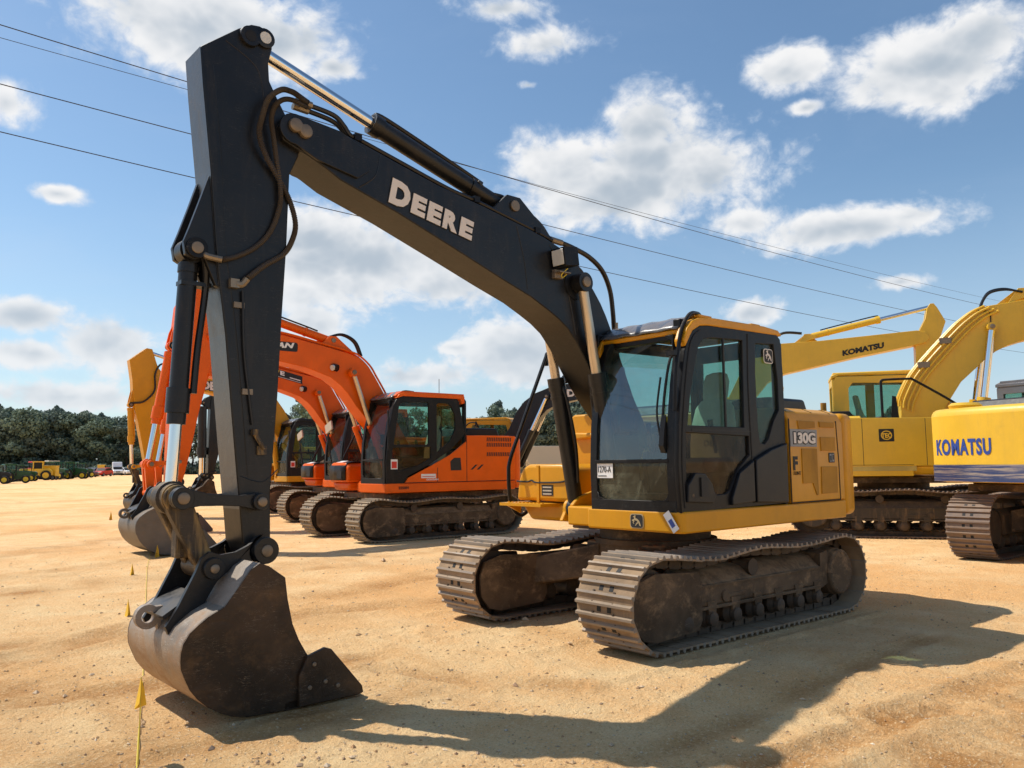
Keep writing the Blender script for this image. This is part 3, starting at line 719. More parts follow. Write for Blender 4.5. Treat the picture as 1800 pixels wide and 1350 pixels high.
    if side == 'deere':
        b.prism([(-W, 1.13), (-W+.03, 1.34), (-W+.10, 1.48), (-W+.2, 1.515), (-.55, 1.515), (-.42, 1.47), (-.38, 1.35), (-.36, 1.13)], .12, tx, 'x')
        b.prism([(-W+.01, 1.11), (-.36, 1.11), (-.44, .93), (-W+.18, .93)], .12, tx-.04, 'x')
        to = b.build('toolbox', root, X, bevel=.04, seg=3)
        t = MB().m('ink')
        t.tube([(tx+.004, -W+.02, 1.335), (tx+.006, -1.05, 1.33), (tx+.006, -.98, 1.345), (tx+.006, -.92, 1.325), (tx+.006, -.70, 1.325), (tx+.006, -.52, 1.335), (tx+.004, -.39, 1.375)], .009, 6)
        t.box(tx-.002, tx+.004, -.83, -.66, 1.19, 1.30)
        t.m('beige')
        for k in range(3): t.box(tx+.003, tx+.007, -.81, -.68, 1.20+.034*k, 1.215+.034*k)
        t.m(P).box(tx-.01, tx+.010, -.90, -.865, 1.12, 1.5)
        t.build('toolbox_vent', to, X)
        t = MB().m(P); t.box(.62, tx+.22, -W-.02, -.62, 1.085, 1.115); t.prism([(tx+.0, 1.09), (tx+.2, 1.09), (tx, 1.0)], -W+.05, -W+.08)
        for k in range(10):
            t.cyl((tx+.12, -W+.02+.058*k, 1.112), (tx+.12, -W+.02+.058*k, 1.125), .014, seg=8)
        t.build('step', root, X)
    else:
        b.prism([(-W, z1), (-W, 1.42), (-W+.10, 1.52), (-.5, 1.52), (-.38, 1.42), (-.38, z1)], .12, 1.15, 'x')
        b.prism([(-W+.02, z1-.005), (-.4, z1-.005), (-.46, .95), (-W+.14, .95)], .12, 1.10, 'x')
        to = b.build('toolbox', root, X, bevel=.05, seg=3)
        if side == 'doosan':
            t = MB().m('plastic')
            rows = [[(x, y, z) for y in np.linspace(-W+.06, -.46, 4)] for x, z in ((1.166, 1.16), (1.172, 1.40), (1.12, 1.505), (.98, 1.535), (.6, 1.535))]
            t.grid(rows); t.m('ink').box(1.17, 1.182, -.80, -.60, 1.20, 1.34); t.m('paper').prism([(1.10, 1.518), (.98, 1.545), (.985, 1.55), (1.105, 1.523)], -1.0, -.75)
            t.build('lamp_cowl', to, X, solid=.02)
    b = MB().m(P)
    tt = c.get('tankz', 2.06)
    if side == 'komatsu': b.prism([(-W+.01, z1), (-W+.01, 1.92), (-W+.06, 1.985), (-.6, 1.99), (-.55, 1.9), (-.5, z1)], -.54, .91, 'x')
    b.prism([(-W, z1), (-W+.01, 1.62), (-1.10, tt-.04), (-1.02, tt), (-.62, tt), (-.55, tt-.06), (-.50, 1.55), (-.5, z1)], -.54, .11, 'x')
    b.m('ink').cyl((-.2, -.8, tt-.01), (-.2, -.8, tt+.04), .09, seg=20)
    if side == 'deere':
        b.m(P).prism([(-1.0, 1.86), (-.52, 1.84), (-.50, 1.80), (-1.0, 1.78)], .10, .17, 'x')
    b.build('tank', root, X, bevel=.02)
    b = MB().m('black')
    if side != 'komatsu':
        b.tube([(.33, -1.22, 2.62), (.34, -1.22, 2.72), (.36, -1.21, 2.70), (.70, -1.22, 1.98), (.88, -1.23, 1.58), (.91, -1.23, 1.40), (.89, -1.23, 1.14), (.84, -1.22, 1.02), (.76, -1.21, .97), (.68, -1.20, 1.0)], .021, 8)
        b.tube([(.34, -1.22, 2.72), (.10, -1.20, 2.70), (-.2, -1.18, 2.3), (-.2, -1.17, 2.06)], .021, 8) if side != 'deere' else None
    else:
        b.tube([(-.22, -1.20, 1.99), (-.22, -1.20, 2.62), (-.20, -1.2, 2.68), (-.15, -1.20, 2.70), (.20, -1.20, 2.70), (.27, -1.2, 2.68), (.80, -1.20, 2.28), (.90, -1.2, 2.15), (.9, -1.2, 1.9)], .022, 8)
        b.prism([(-.06, 2.0), (.06, 2.0), (.03, 2.40), (-.03, 2.42)], -.93, -.90)
    b.build('handrail', root, X)
    if c.get('mirror'):
        b = MB().m('black').tube([(1.12, -1.2, 1.5), (1.2, -1.22, 2.1), (1.12, -1.22, 2.2)], .014, 6)
        b.m('beige').prism(rrect(-.14, .14, -.1, .1, .03), 0, .03) if False else None
        b.T = Matrix.Translation((1.3, -.9, 2.25)) @ Matrix.Rotation(R(20), 4, 'X'); b.m('beige').prism([(-.15, -.09), (.15, -.09), (.15, .09), (-.15, .09)], 0, .03, 'x'); b.T = None
        b.build('mirror', root, X)
    build_cab(root, c, XC)
    if c.get('antenna'):
        b = MB().m('ink').tube([(-.1, .9, 2.78), (-.1, .9, 3.1)], .006, 5); b.build('antenna', root, XC)
    # ---- boom group (in machine coordinates, turned with the house)
    front(root, c, Hy)
    return root

def spiral(mb, pts, r, sub=14):
    mb.tube(pts, (r, r*1.28), 9, True, sub)

def front(root, c, Hy):
    bh = c['boomw']/2; bp = c['boompaint']
    b = MB().m(bp)
    tipx = c['fork']
    out = c['boom']
    b.prism(out, -bh, bh)
    bo = b.build('boom', root, Hy, bevel=.008, seg=2)
    f = c['foot']
    b = MB().m(bp)
    b.lathe([(-bh-.03, .10), (-bh-.03, .17), (bh+.03, .17), (bh+.03, .10)], (f[0], 0, f[1]), (0, 1, 0), 24)
    b.build('boom_foot', bo, Hy)
    # boom cylinders
    for s in (1, -1):
        p0 = Vector((c['cylfoot'][0], s*c['cyly'], c['cylfoot'][1])); p1 = Vector((c['cyltop'][0], s*c['cyly'], c['cyltop'][1]))
        d = p1-p0; k = c.get('cylsplit', .60); cr = c.get('cylr', .075)
        m_ = c.get('cylpaint', bp)
        b = MB().m(m_).cyl(p0+d*.03, p0+d*k, cr, seg=24).cyl(p0+d*(k-.05), p0+d*(k+.005), cr*1.14, seg=24)
        b.cyl(p0+d*(k*.85), p0+d*(k*.87), cr*1.1, seg=24)
        b.lathe([(-.05, .04), (-.05, .1), (.05, .1), (.05, .04)], p0, (0, 1, 0), 20)
        b.m('hose').tube([p0+d*.12+Vector((.0, -s*cr, 0)), p0+d*.3+Vector((-.0, -s*(cr+.05), 0)), p0+d*(k-.1)+Vector((0, -s*(cr+.03), 0)), p0+d*(k-.03)+Vector((0, -s*cr*.9, 0))], .016, 8)
        co = b.build('boom_cylinder', root, Hy)
        b = MB().m('oldrod' if c.get('fine') else c.get('rodm', 'oldrod')).cyl(p0+d*(k-.02), p1-d*.03, cr*.62, seg=20); b.build('piston_rod', co, Hy)
        b = MB().m(m_).lathe([(-.055, .03), (-.055, .09), (.055, .09), (.055, .03)], p1, (0, 1, 0), 20)
        b.m('pin').lathe([(0, .05), (.015, .048), (.02, .03)], p1+Vector((0, s*.055, 0)), (0, s, 0), 16)
        b.m(m_).cyl(p1-Vector((0, s*(c['cyly']-bh+.01), 0)), p1, .055, seg=16)
        b.build('cylinder_eye', co, Hy)
    # arm
    ah = c['armw']/2
    b = MB().m(c.get('armpaint', bp))
    b.prism(c['arm'], -ah, ah)
    ao = b.build('arm', root, Hy, bevel=.008, seg=2)
    # arm cylinder along the boom top
    p0 = Vector((c['ac0'][0], 0, c['ac0'][1])); p1 = Vector((c['ac1'][0], 0, c['ac1'][1])); d = p1-p0; k = c.get('acsplit', .62); cr = c.get('acr', .078)
    b = MB().m(c.get('cylpaint', bp)).cyl(p0+d*.04, p0+d*k, cr, seg=24).cyl(p0+d*(k-.035), p0+d*k, cr*1.2, seg=12).cyl(p0+d*(.28*k), p0+d*(.30*k), cr*1.12, seg=24)
    b.lathe([(-.06, .04), (-.06, .085), (.06, .085), (.06, .04)], p0, (0, 1, 0), 20)
    u = Vector((-d.z, 0, d.x)).normalized(); u = u if u.z > 0 else -u
    b.m('hose').tube([p0+d*k*.99+u*cr*1.1, p0+d*(k-.05)+u*cr*1.45, p0+d*.25+u*cr*1.4, p0+d*.12+u*cr*1.3], .018, 8)
    co = b.build('arm_cylinder', root, Hy)
    MB().m(c.get('rodm', 'chrome')).cyl(p0+d*(k-.02), p1, cr*.66, seg=24).build('piston_rod', co, Hy)
    b = MB().m(c.get('cylpaint', bp)).prism([(p0.x-.28, p0.z-.22), (p0.x+.3, p0.z-.02), (p0.x+.08, p0.z+.09), (p0.x-.07, p0.z+.09)], -.13, -.09).prism([(p0.x-.5, p0.z-.24), (p0.x+.3, p0.z-.12), (p0.x+.08, p0.z+.09), (p0.x-.07, p0.z+.09)], .09, .13)
    b.m('pin').cyl((p0.x, .13, p0.z), (p0.x, .15, p0.z), .05, seg=16); b.build('cylinder_bracket', bo, Hy, bevel=.004)
    # bucket cylinder, links, bucket
    if c.get('bcyl'):
        q0, q1 = c['bcyl']; sp = c.get('bsplit', .66); br = c.get('bcr', .078)
        p0 = Vector((q0[0], 0, q0[1])); p1 = Vector((q1[0], 0, q1[1])); d = p1-p0
        b = MB().m(c.get('cylpaint', bp))
        b.cyl(p0+d*.05, p0+d*sp, br, seg=24).cyl(p0+d*(sp-.10), p0+d*(sp+.0), br*1.24, seg=24).cyl(p0+d*(sp), p0+d*(sp+.045), br*.98, seg=24).cyl(p0+d*.055, p0+d*.09, br*1.12, seg=24)
        b.lathe([(-.06, .035), (-.06, .085), (.06, .085), (.06, .035)], p0, (0, 1, 0), 20)
        b.box(p0.x-.13, p0.x+.07, -.04, .06, p0.z+d.z*.145, p0.z+d.z*.128)
        b.m('hose' if c.get('fine') else c.get('cylpaint', bp)).tube([p0+Vector((-.05, .10, .02)), p0+Vector((-.09, .06, -.12)), p0+Vector((-.095, .03, -.3)), p0+d*.4+Vector((-.09, .03, 0)), p0+d*(sp-.08)+Vector((-.085, .03, 0))], .024, 8)
        co = b.build('bucket_cylinder', root, Hy)
        b = MB().m('chrome').cyl(p0+d*(sp-.02), p1, br*.64, seg=24); b.build('piston_rod', co, Hy)
        b = MB().m(c.get('linkm', 'link'))
        b.lathe([(-.11, .04), (-.11, .09), (-.05, .09), (-.045, .105), (.045, .105), (.05, .09), (.11, .09), (.11, .04)], p1, (0, 1, 0), 22); b.build('rod_eye', co, Hy)
        lp = c['leverpin']; k2 = c['linkpin']; lm = c.get('leverm', bp)
        lv = MB().m(lm)
        for s in (1, -1):
            ya, yb = s*(ah+.03), s*(ah+.07)
            r1, r2 = .070, .058
            A = Vector((q1[0], q1[1])); B = Vector(lp)
            dd = (B-A).normalized(); nn = Vector((-dd.y, dd.x))
            poly = [tuple(A+nn*r1)]+[(A.x+r1*math.cos(t), A.y+r1*math.sin(t)) for t in np.linspace(math.atan2(nn.y, nn.x), math.atan2(nn.y, nn.x)+math.pi, 10)][1:]
            poly += [tuple(A+dd*.16-nn*.036), tuple(B-dd*.13-nn*.036)]
            t0 = math.atan2(-nn.y, -nn.x)
            poly += [(B.x+r2*math.cos(t), B.y+r2*math.sin(t)) for t in np.linspace(t0, t0+math.pi, 10)]
            poly += [tuple(B-dd*.13+nn*.036), tuple(A+dd*.16+nn*.036)]
            lv.m(lm).prism(poly, ya, yb)
            lv.lathe([(0, .070), (.03, .070), (.03, .04)], (q1[0], yb, q1[1]), (0, s, 0), 22)
            lv.lathe([(0, .056), (.03, .056), (.03, .04)], (lp[0], yb, lp[1]), (0, s, 0), 22)
            lv.m('pin').lathe([(0, .040), (.045, .038), (.05, .022)], (q1[0], yb, q1[1]), (0, s, 0), 16)
            lv.lathe([(0, .034), (.045, .032), (.05, .02)], (lp[0], yb, lp[1]), (0, s, 0), 16)
        lv.m(lm).cyl((lp[0], -ah-.03, lp[1]), (lp[0], ah+.03, lp[1]), .06, seg=18)
        lv.build('lever', root, Hy, bevel=.004)
        pl = MB().m(c.get('linkm', 'link'))
        for s in (1, -1):
            ya, yb = sorted((s*.045, s*.13))
            A = Vector((q1[0], q1[1])); B = Vector(k2); dd = (B-A).normalized(); nn = Vector((-dd.y, dd.x))
            poly = [(A.x+.082*math.cos(t), A.y+.082*math.sin(t)) for t in np.linspace(math.atan2(-nn.y, -nn.x), math.atan2(-nn.y, -nn.x)-math.pi, 10)]
            poly += [tuple(B+nn*.058), tuple(B+dd*.05), tuple(B-nn*.058)]
            pl.prism(poly, ya, yb)
        pl.box(min(q1[0], k2[0])+.03, max(q1[0], k2[0])-.03, -.05, .05, k2[1]+.06, q1[1]-.10)
        pl.cyl((k2[0], -.15, k2[1]), (k2[0], .15, k2[1]), .075, seg=18)
        pl.build('link', root, Hy, bevel=.01)
        lug = c['lug']
        lg = MB().m(c.get('armpaint', bp))
        for s in (-1, 1):
            ya, yb = sorted((s*.085, s*.125)); lg.prism(lug, ya, yb)
            lg.m('black').lathe([(0, .07), (.02, .07), (.02, .045)], (q0[0], s*.125, q0[1]), (0, s, 0), 18); lg.m('pin').lathe([(0, .042), (.028, .04), (.03, .02)], (q0[0], s*.125, q0[1]), (0, s, 0), 16); lg.m(c.get('armpaint', bp))
        lg.build('cylinder_lug', ao, Hy, bevel=.004)
    if c.get('bucket'):
        bucket(root, c, Hy)

# bucket in reference coordinates, pin at (4.305, .97)
BK_SIDE = [(4.46, .925), (4.40, .90), (4.29, .82), (4.272, .687), (4.235, .524), (4.19, .42), (4.137, .329), (4.02, .18), (3.93, .03), (4.05, .004), (4.291, .004), (4.523, .012), (4.62, .035), (4.69, .068), (4.765, .115), (4.828, .173), (4.875, .235), (4.907, .306), (4.928, .36), (4.932, .406), (4.93, .455), (4.919, .50), (4.881, .559), (4.83, .60), (4.78, .636), (4.679, .684), (4.59, .798), (4.52, .89)]
def bucket(root, c, Hy):
    pin = c['bpin']; s = c.get('bs', 1); wb = c.get('bw', .50)
    B = Hy @ Matrix.Translation((pin[0], 0, pin[1])) @ Matrix.Diagonal((s, s, s, 1)) @ Matrix.Translation((-4.305, 0, -.97))
    bm_ = c.get('bm', 'bucketm')
    wrap = [p for p in BK_SIDE[9:]]+[BK_SIDE[0]]
    b = MB().m(bm_)
    # shell sheet
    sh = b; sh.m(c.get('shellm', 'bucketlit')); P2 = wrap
    cx, cz = 4.45, .45
    inner = []
    for i, p in enumerate(P2):
        a = Vector(P2[max(i-1, 0)]); d = Vector(P2[min(i+1, len(P2)-1)]); t = (d-a).normalized(); n = Vector((-t.y, t.x)); inner.append((p[0]+n.x*.022, p[1]+n.y*.022))
    for k in range(1):
        poly = P2+inner[::-1]
        n = len(P2)
        for i in range(n-1):
            q = [P2[i], P2[i+1], inner[i+1], inner[i]]
        rows = []
        for yy in np.linspace(-wb+.0, wb-.0, 9):
            rows.append([(p[0], yy, p[1]) for p in P2])
        sh.grid(rows)
        rows = []
        for yy in (-wb+.021, wb-.021): rows.append([(p[0], yy, p[1]) for p in inner])
        sh.m(bm_).grid(rows)
    # flared lip of the wrapper over the side plate
    sh.m(c.get('shellm', 'bucketlit'))
    bo = sh.build('bucket', root, B, angle=25, recalc=False)
    for sy in (1, -1): MB().m(bm_).prism(BK_SIDE, sy*(wb-.02), sy*wb).build('side_plate', bo, B, bevel=.004)
    e = MB().m(bm_)
    e.prism([(4.28, .0), (3.80, .010), (3.73, .02), (3.76, .040), (4.0, .075), (4.28, .045)], -wb, wb)
    e.build('cutting_edge', bo, B)
    for sy in (1, -1):
        e = MB().m(bm_)
        y0_, y1_ = sorted((sy*(wb+.001), sy*(wb+.032)))
        e.prism([(4.145, .315), (4.02, .352), (3.975, .335), (3.745, .065), (3.735, .02), (3.76, .012), (4.20, .012), (4.20, .2)], y0_, y1_)
        for q in ((4.10, .26), (4.13, .12), (4.02, .14), (3.93, .10)): e.m('pin').cyl((q[0], sy*(wb+.03), q[1]), (q[0], sy*(wb+.042), q[1]), .016, seg=8); e.m(bm_)
        e.build('side_cutter', bo, B, bevel=.005)
    # hanger ears
    ear = [(4.905, .50), (4.93, .56), (4.86, .665), (4.76, .86), (4.72, .955), (4.67, .99), (4.60, .965), (4.50, .975), (4.42, 1.01)]+arc(4.305, .97, .105, 75, -95, 10)+[(4.38, .86), (4.50, .90), (4.62, .80), (4.70, .67), (4.82, .60)]
    e = MB().m(c.get('earm', 'boomblack'))
    ey = c.get('eary', .19)
    for sy in (1, -1):
        ya, yb = sorted((sy*ey, sy*(ey+.035))); e.m(c.get('earm', 'boomblack')).prism(ear, ya, yb)
        for q, r in (((4.305, .97), .075), ((4.648, .885), .055)):
            e.m(c.get('earm', 'boomblack')).lathe([(0, r+.015), (.03, r+.01), (.03, r*.6)], (q[0], sy*(ey+.035), q[1]), (0, sy, 0), 22)
            e.m('pin').lathe([(0, r*.55), (.04, r*.52), (.045, r*.3)], (q[0], sy*(ey+.035), q[1]), (0, sy, 0), 16)
    e.m(c.get('earm', 'boomblack')).cyl((4.305, -ey, .97), (4.305, ey, .97), .07, seg=18)
    e.prism([(4.93, .60), (4.80, .66), (4.70, .72), (4.72, .74), (4.83, .69), (4.94, .62)], -ey, ey)
    e.build('bucket_ear', bo, B, bevel=.005)
    e = MB().m(c.get('shellm', 'bucketlit'))
    me = curve_mesh(arc(4.97, .60, .075, -140, 130, 14)+[(4.88, .66), (4.90, .45)], [arc(4.97, .60, .038, 0, 360, 14)[:-1]], .05); e.mesh(me, XZ(0))
    e.build('lifting_eye', bo, B)

def gen_boom(s=1.0):
    pass

MAIN_BOOM = ([(4.245, 3.90), (4.215, 3.96), (4.15, 4.005), (4.01, 4.01), (3.75, 3.985), (3.56, 3.945), (3.25, 3.87), (2.87, 3.78), (2.39, 3.70), (1.87, 3.60), (1.68, 3.555), (1.50, 3.50), (1.40, 3.45), (1.30, 3.385), (1.16, 3.28), (1.04, 3.15), (.95, 3.04), (.88, 2.93), (.80, 2.78), (.67, 2.50), (.50, 2.15), (.33, 1.88)]
             + arc(.18, 1.72, .16, 50, 250, 8) +
             [(.34, 1.62), (.62, 1.85), (.90, 2.13), (1.10, 2.37), (1.28, 2.62), (1.40, 2.75), (1.52, 2.83), (1.66, 2.90), (1.86, 2.99), (2.19, 3.10), (2.70, 3.28), (3.25, 3.47), (3.75, 3.62), (3.89, 3.69), (4.02, 3.745), (4.12, 3.775), (4.21, 3.81)])
MAIN_ARM = [(4.785, 4.324), (4.53, 4.54), (4.44, 4.60), (4.38, 4.61), (4.32, 4.595), (4.285, 4.54), (4.285, 4.47), (4.31, 4.36), (4.30, 4.23), (4.25, 4.14), (4.17, 4.01), (4.10, 3.93), (4.06, 3.85), (4.07, 3.74), (4.136, 3.585), (4.15, 3.05), (4.177, 2.52), (4.197, 2.0), (4.22, 1.64), (4.238, 1.34), (4.23, 1.0)]+arc(4.305, .97, .085, 180, 350, 6)+[(4.425, 1.03), (4.47, 1.46), (4.52, 1.92), (4.57, 2.4), (4.63, 2.82), (4.65, 3.0), (4.695, 3.5), (4.76, 4.06)]

main = dict(fine=True, loc=(0, 0, 0), head=0, hyaw=1.36, label='nearest and largest excavator, charcoal boom lettered DEERE and yellow body marked 130G',
    paint='yellow', boompaint='boomblack', ta=1.44, th=.79, yo=1.295, w=.60, sag=.045,
    boom=MAIN_BOOM, boomw=.38, fork=3.9, foot=(.18, 1.72), cylfoot=(.86, 1.08), cyltop=(1.29, 3.18), cyly=.27, cylsplit=.60,
    arm=MAIN_ARM, armw=.29, ac0=(1.99, 3.80), ac1=(4.42, 4.535), acsplit=.575, acr=.074, glassf='glassfront', glassl='glasslow', glasslowdoor='glassdark',
    bcyl=((4.77, 2.95), (4.85, 1.33)), bsplit=.665, bcr=.060, leverpin=(4.34, 1.29), linkpin=(4.648, .885),
    lug=[(4.70, 3.46), (4.755, 3.28), (4.82, 3.08), (4.855, 2.98), (4.84, 2.90), (4.78, 2.87), (4.72, 2.90), (4.64, 2.72), (4.60, 2.7), (4.66, 3.2)],
    bucket=True, bpin=(4.305, .97))
root = excavator(main)
def kid(root, nm): return [o for o in root.children if o.name.split('.')[0] == nm][0]
Hm = Matrix.Rotation(R(1.36), 4, 'Z')
bo, ao = kid(root, 'boom'), kid(root, 'arm')
# main machine extras
b = MB().m('white')
y = .193
dr = Vector((-(3.34-2.50), 0, 3.375-3.545)).normalized(); du = Vector((0, y, 0)).cross(dr).normalized()
du = Vector((-dr.z, 0, dr.x)); du = du if du.z > 0 else -du
def L_(ch, u0, w_, h_): 
    p = Vector((3.345, y, 3.54))+dr*u0; fit_text(b, ch, p, dr, du, w_, h_, .055, .006)
b.m('ink')
def letters(yo_, bold, mat, g):
    b.m(mat)
    u = 0
    for ch, w_, h_ in (('D', .185, .205), ('E', .135, .165), ('E', .135, .165), ('R', .150, .165), ('E', .135, .165)):
        p = Vector((3.345, yo_, 3.54))+dr*(u-g)-du*g; fit_text(b, ch, p, dr, du, w_+2*g, h_+2*g, bold, .004); u += w_+.022
letters(y, .085, 'ink', .007); letters(y+.004, .06, 'white', 0)
b.build('lettering', bo, Hm)
# boom tip plates and pin caps
b = MB().m('boomblack')
plate = arc(4.12, 3.905, .115, 100, 262, 8)+[(4.0, 3.765), (3.86, 3.71), (3.62, 3.72), (3.56, 3.90), (3.78, 3.985), (4.0, 4.0)]
plate = arc(4.135, 3.905, .112, 95, -95, 10)+[(3.95, 3.72), (3.62, 3.66), (3.52, 3.74), (3.56, 3.90), (3.78, 3.985), (4.0, 4.005)]
for s in (1, -1):
    ya, yb = sorted((s*.19, s*.212)); b.m('boomblack').prism(plate, ya, yb)
    for q in ((4.135, 3.925), (4.06, 3.90)): b.m('pin').lathe([(0, .052), (.03, .05), (.036, .035)], (q[0], s*.212, q[1]), (0, s, 0), 20)
    b.m('pin').prism([(4.14, 3.965), (4.06, 3.94), (4.06, 3.86), (4.13, 3.885)], *sorted((s*.212, s*.222)))
b.build('pin_plate', bo, Hm, bevel=.004)
for s in (1, -1):
    b = MB(); b.m('boomblack').lathe([(0, .075), (.03, .07), (.03, .045)], (4.455, s*.145, 4.50), (0, s, 0), 20); b.m('dark').cyl((4.455, s*.172, 4.50), (4.455, s*.178, 4.50), .04, seg=14)
    b.m('boomblack').lathe([(0, .07), (.02, .07), (.025, .05)], (4.345, s*.145, 4.525), (0, s, 0), 20); b.m('lamp').cyl((4.345, s*.165, 4.525), (4.345, s*.172, 4.525), .042, seg=16)  # pale disc painted in place of sky seen through the hole
    b.build('arm_boss', ao, Hm)
b = MB().m('boomblack')
for s in (1, -1):
    for pts in ([(3.42, 3.89), (3.46, 3.72), (3.60, 3.60)], [(2.02, 3.60), (1.94, 3.32), (1.90, 3.05)], [(1.62, 3.50), (1.42, 3.18), (1.30, 2.70)]):
        MB().m('boomblack').tube([(x, s*.190, z) for x, z in pts], .0045, 5).build('weld_seam', bo, Hm)
    MB().m('boomblack').prism(arc(1.29, 3.18, .15, 0, 360, 20)[:-1], *sorted((s*.189, s*.2))).build('pin_boss', bo, Hm)
b = MB().m('boomblack')
for s in (1, -1):
    for pts in ([(4.70, 4.22), (4.62, 3.5), (4.585, 3.0), (4.50, 2.4), (4.40, 1.45)], [(4.62, 4.42), (4.40, 4.30), (4.34, 4.1)], [(4.19, 1.5), (4.30, 1.42), (4.45, 1.46)]):
        MB().m('boomblack').tube([(x, s*.1445, z) for x, z in pts], .004, 5).build('weld_seam', ao, Hm)
# thin strip carrying the painted sky sheen, then hoses on the arm side
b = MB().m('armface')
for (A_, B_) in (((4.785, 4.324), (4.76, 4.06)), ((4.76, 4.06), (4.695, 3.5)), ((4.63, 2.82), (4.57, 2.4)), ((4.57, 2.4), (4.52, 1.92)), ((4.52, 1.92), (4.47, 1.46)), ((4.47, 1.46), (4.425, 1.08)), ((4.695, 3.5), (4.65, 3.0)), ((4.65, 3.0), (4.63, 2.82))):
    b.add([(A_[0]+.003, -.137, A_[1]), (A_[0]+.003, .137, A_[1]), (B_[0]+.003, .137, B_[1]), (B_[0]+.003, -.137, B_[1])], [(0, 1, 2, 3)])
b.build('front_sheen', ao, Hm)
b = MB()
hA = [(4.03, 4.13), (4.12, 4.15), (4.18, 4.155), (4.26, 4.14), (4.35, 4.05), (4.39, 3.91), (4.40, 3.79), (4.34, 3.66), (4.23, 3.52), (4.14, 3.39), (4.09, 3.24), (4.11, 3.12), (4.18, 3.0), (4.33, 2.89), (4.45, 2.78)]
hB = [(4.03, 4.10), (4.15, 4.115), (4.23, 4.09), (4.29, 4.02), (4.31, 3.92), (4.29, 3.81), (4.26, 3.65), (4.22, 3.44), (4.23, 3.29), (4.29, 3.13), (4.39, 3.01), (4.51, 2.93), (4.62, 2.885)]
b.m('hosespiral'); spiral(b, [(x, .20+.05*math.sin(i/2.2), z) for i, (x, z) in enumerate(hA)], .0165, 26)
spiral(b, [(x, .19+.02*math.sin(i/2), z) for i, (x, z) in enumerate(hB)], .015, 26)
b.m('brass').tube([(4.45, .19, 2.78), (4.48, .175, 2.74), (4.52, .165, 2.74)], .024, 8); b.box(4.50, 4.56, .145, .185, 2.71, 2.77); b.tube([(4.62, .18, 2.885), (4.70, .15, 2.90), (4.72, .12, 2.92)], .022, 8)
b.build('hydraulic_hose', ao, Hm)
b = MB().m('pin')
for q in ((4.49, 2.60), (4.42, 2.02)): b.box(q[0]-.036, q[0]+.036, .145, .165, q[1]-.019, q[1]+.019)
b.m('link').tube([(4.36, .16, 1.74), (4.33, .175, 1.68), (4.30, .17, 1.64)], .016, 8); b.box(4.345, 4.385, .145, .18, 1.73, 1.77); b.box(4.28, 4.34, .145, .17, 1.60, 1.66)
b.m('hose').tube([(4.47, .165, 2.70), (4.45, .16, 2.3), (4.41, .16, 2.0), (4.38, .16, 1.80)], .009, 6)
b.build('grease_line', ao, Hm)
b = MB().m('hose')
for k, yy in enumerate((.15, .10, -.12, -.16)):
    b.tube([(4.02, yy, 4.14-.02*k), (3.80, yy, 4.12-.02*k), (3.71, yy, 4.06), (3.66, yy, 4.005), (3.57, yy, 3.985), (3.21, yy, 3.90), (2.74, yy, 3.79), (2.44, yy, 3.745), (1.78, yy, 3.615), (1.55, yy, 3.56)], .019, 8)
b.m('brass').cyl((4.10, .16, 4.145), (3.98, .15, 4.14), .028, seg=8); b.cyl((4.10, .10, 4.12), (3.98, .10, 4.115), .026, seg=8)
b.m('black')
for x, z in ((3.60, 4.0), (2.45, 3.76), (1.75, 3.62)): b.box(x-.03, x+.03, -.18, .18, z-.03, z+.02)
b.build('hydraulic_pipe', bo, Hm)
b = MB().m('hose')
b.tube([(2.34, .05, 3.97), (2.24, .05, 3.89), (2.14, .05, 3.89), (2.05, .05, 3.885), (1.95, .05, 3.83), (1.76, .05, 3.80), (1.60, .05, 3.72), (1.50, .05, 3.62), (1.45, .05, 3.56)], .019, 8)
b.tube([(1.55, .12, 3.575), (1.40, .12, 3.57), (1.23, .12, 3.545), (1.0, .1, 3.50), (.80, .08, 3.40), (.66, .05, 3.23), (.60, .03, 3.01), (.55, .0, 2.80), (.5, 0, 2.5)], .024, 8)
b.tube([(1.5, -.1, 3.56), (1.2, -.1, 3.52), (.9, -.12, 3.42), (.72, -.14, 3.2), (.64, -.14, 2.9)], .022, 8)
b.m('brass').cyl((1.55, .12, 3.58), (1.40, .12, 3.57), .03, seg=8).cyl((1.98, .05, 3.86), (1.88, .05, 3.82), .028, seg=8).cyl((.56, .02, 2.92), (.55, .01, 2.82), .03, seg=8)
b.build('hydraulic_hose', bo, Hm)
b = MB().m('black')
b.T = Matrix.Translation((1.53, .23, 3.37)) @ Matrix.Rotation(R(8), 4, 'Y')
b.box(-.10, .08, -.03, .14, -.08, .09); b.m('lamp').box(.07, .086, -.015, .125, -.065, .075)
b.T = None; b.m('pin').box(1.50, 1.60, .19, .235, 3.19, 3.27)
b.m('string').tube([(1.50, .3, 3.28), (1.56, .28, 3.22), (1.52, .25, 3.20), (1.46, .26, 3.25)], .006, 5)
b.build('work_light', bo, Hm, bevel=.006)
b = MB().m('pin').prism([(1.46, 3.245), (1.60, 3.245), (1.60, 3.235), (1.46, 3.235)], .19, .30)
b.build('light_bracket', bo, Hm)
b = MB().m('white').cyl((1.29, .33, 3.18), (1.29, .335, 3.18), .03, seg=14); b.build('pin_cap', bo, Hm)

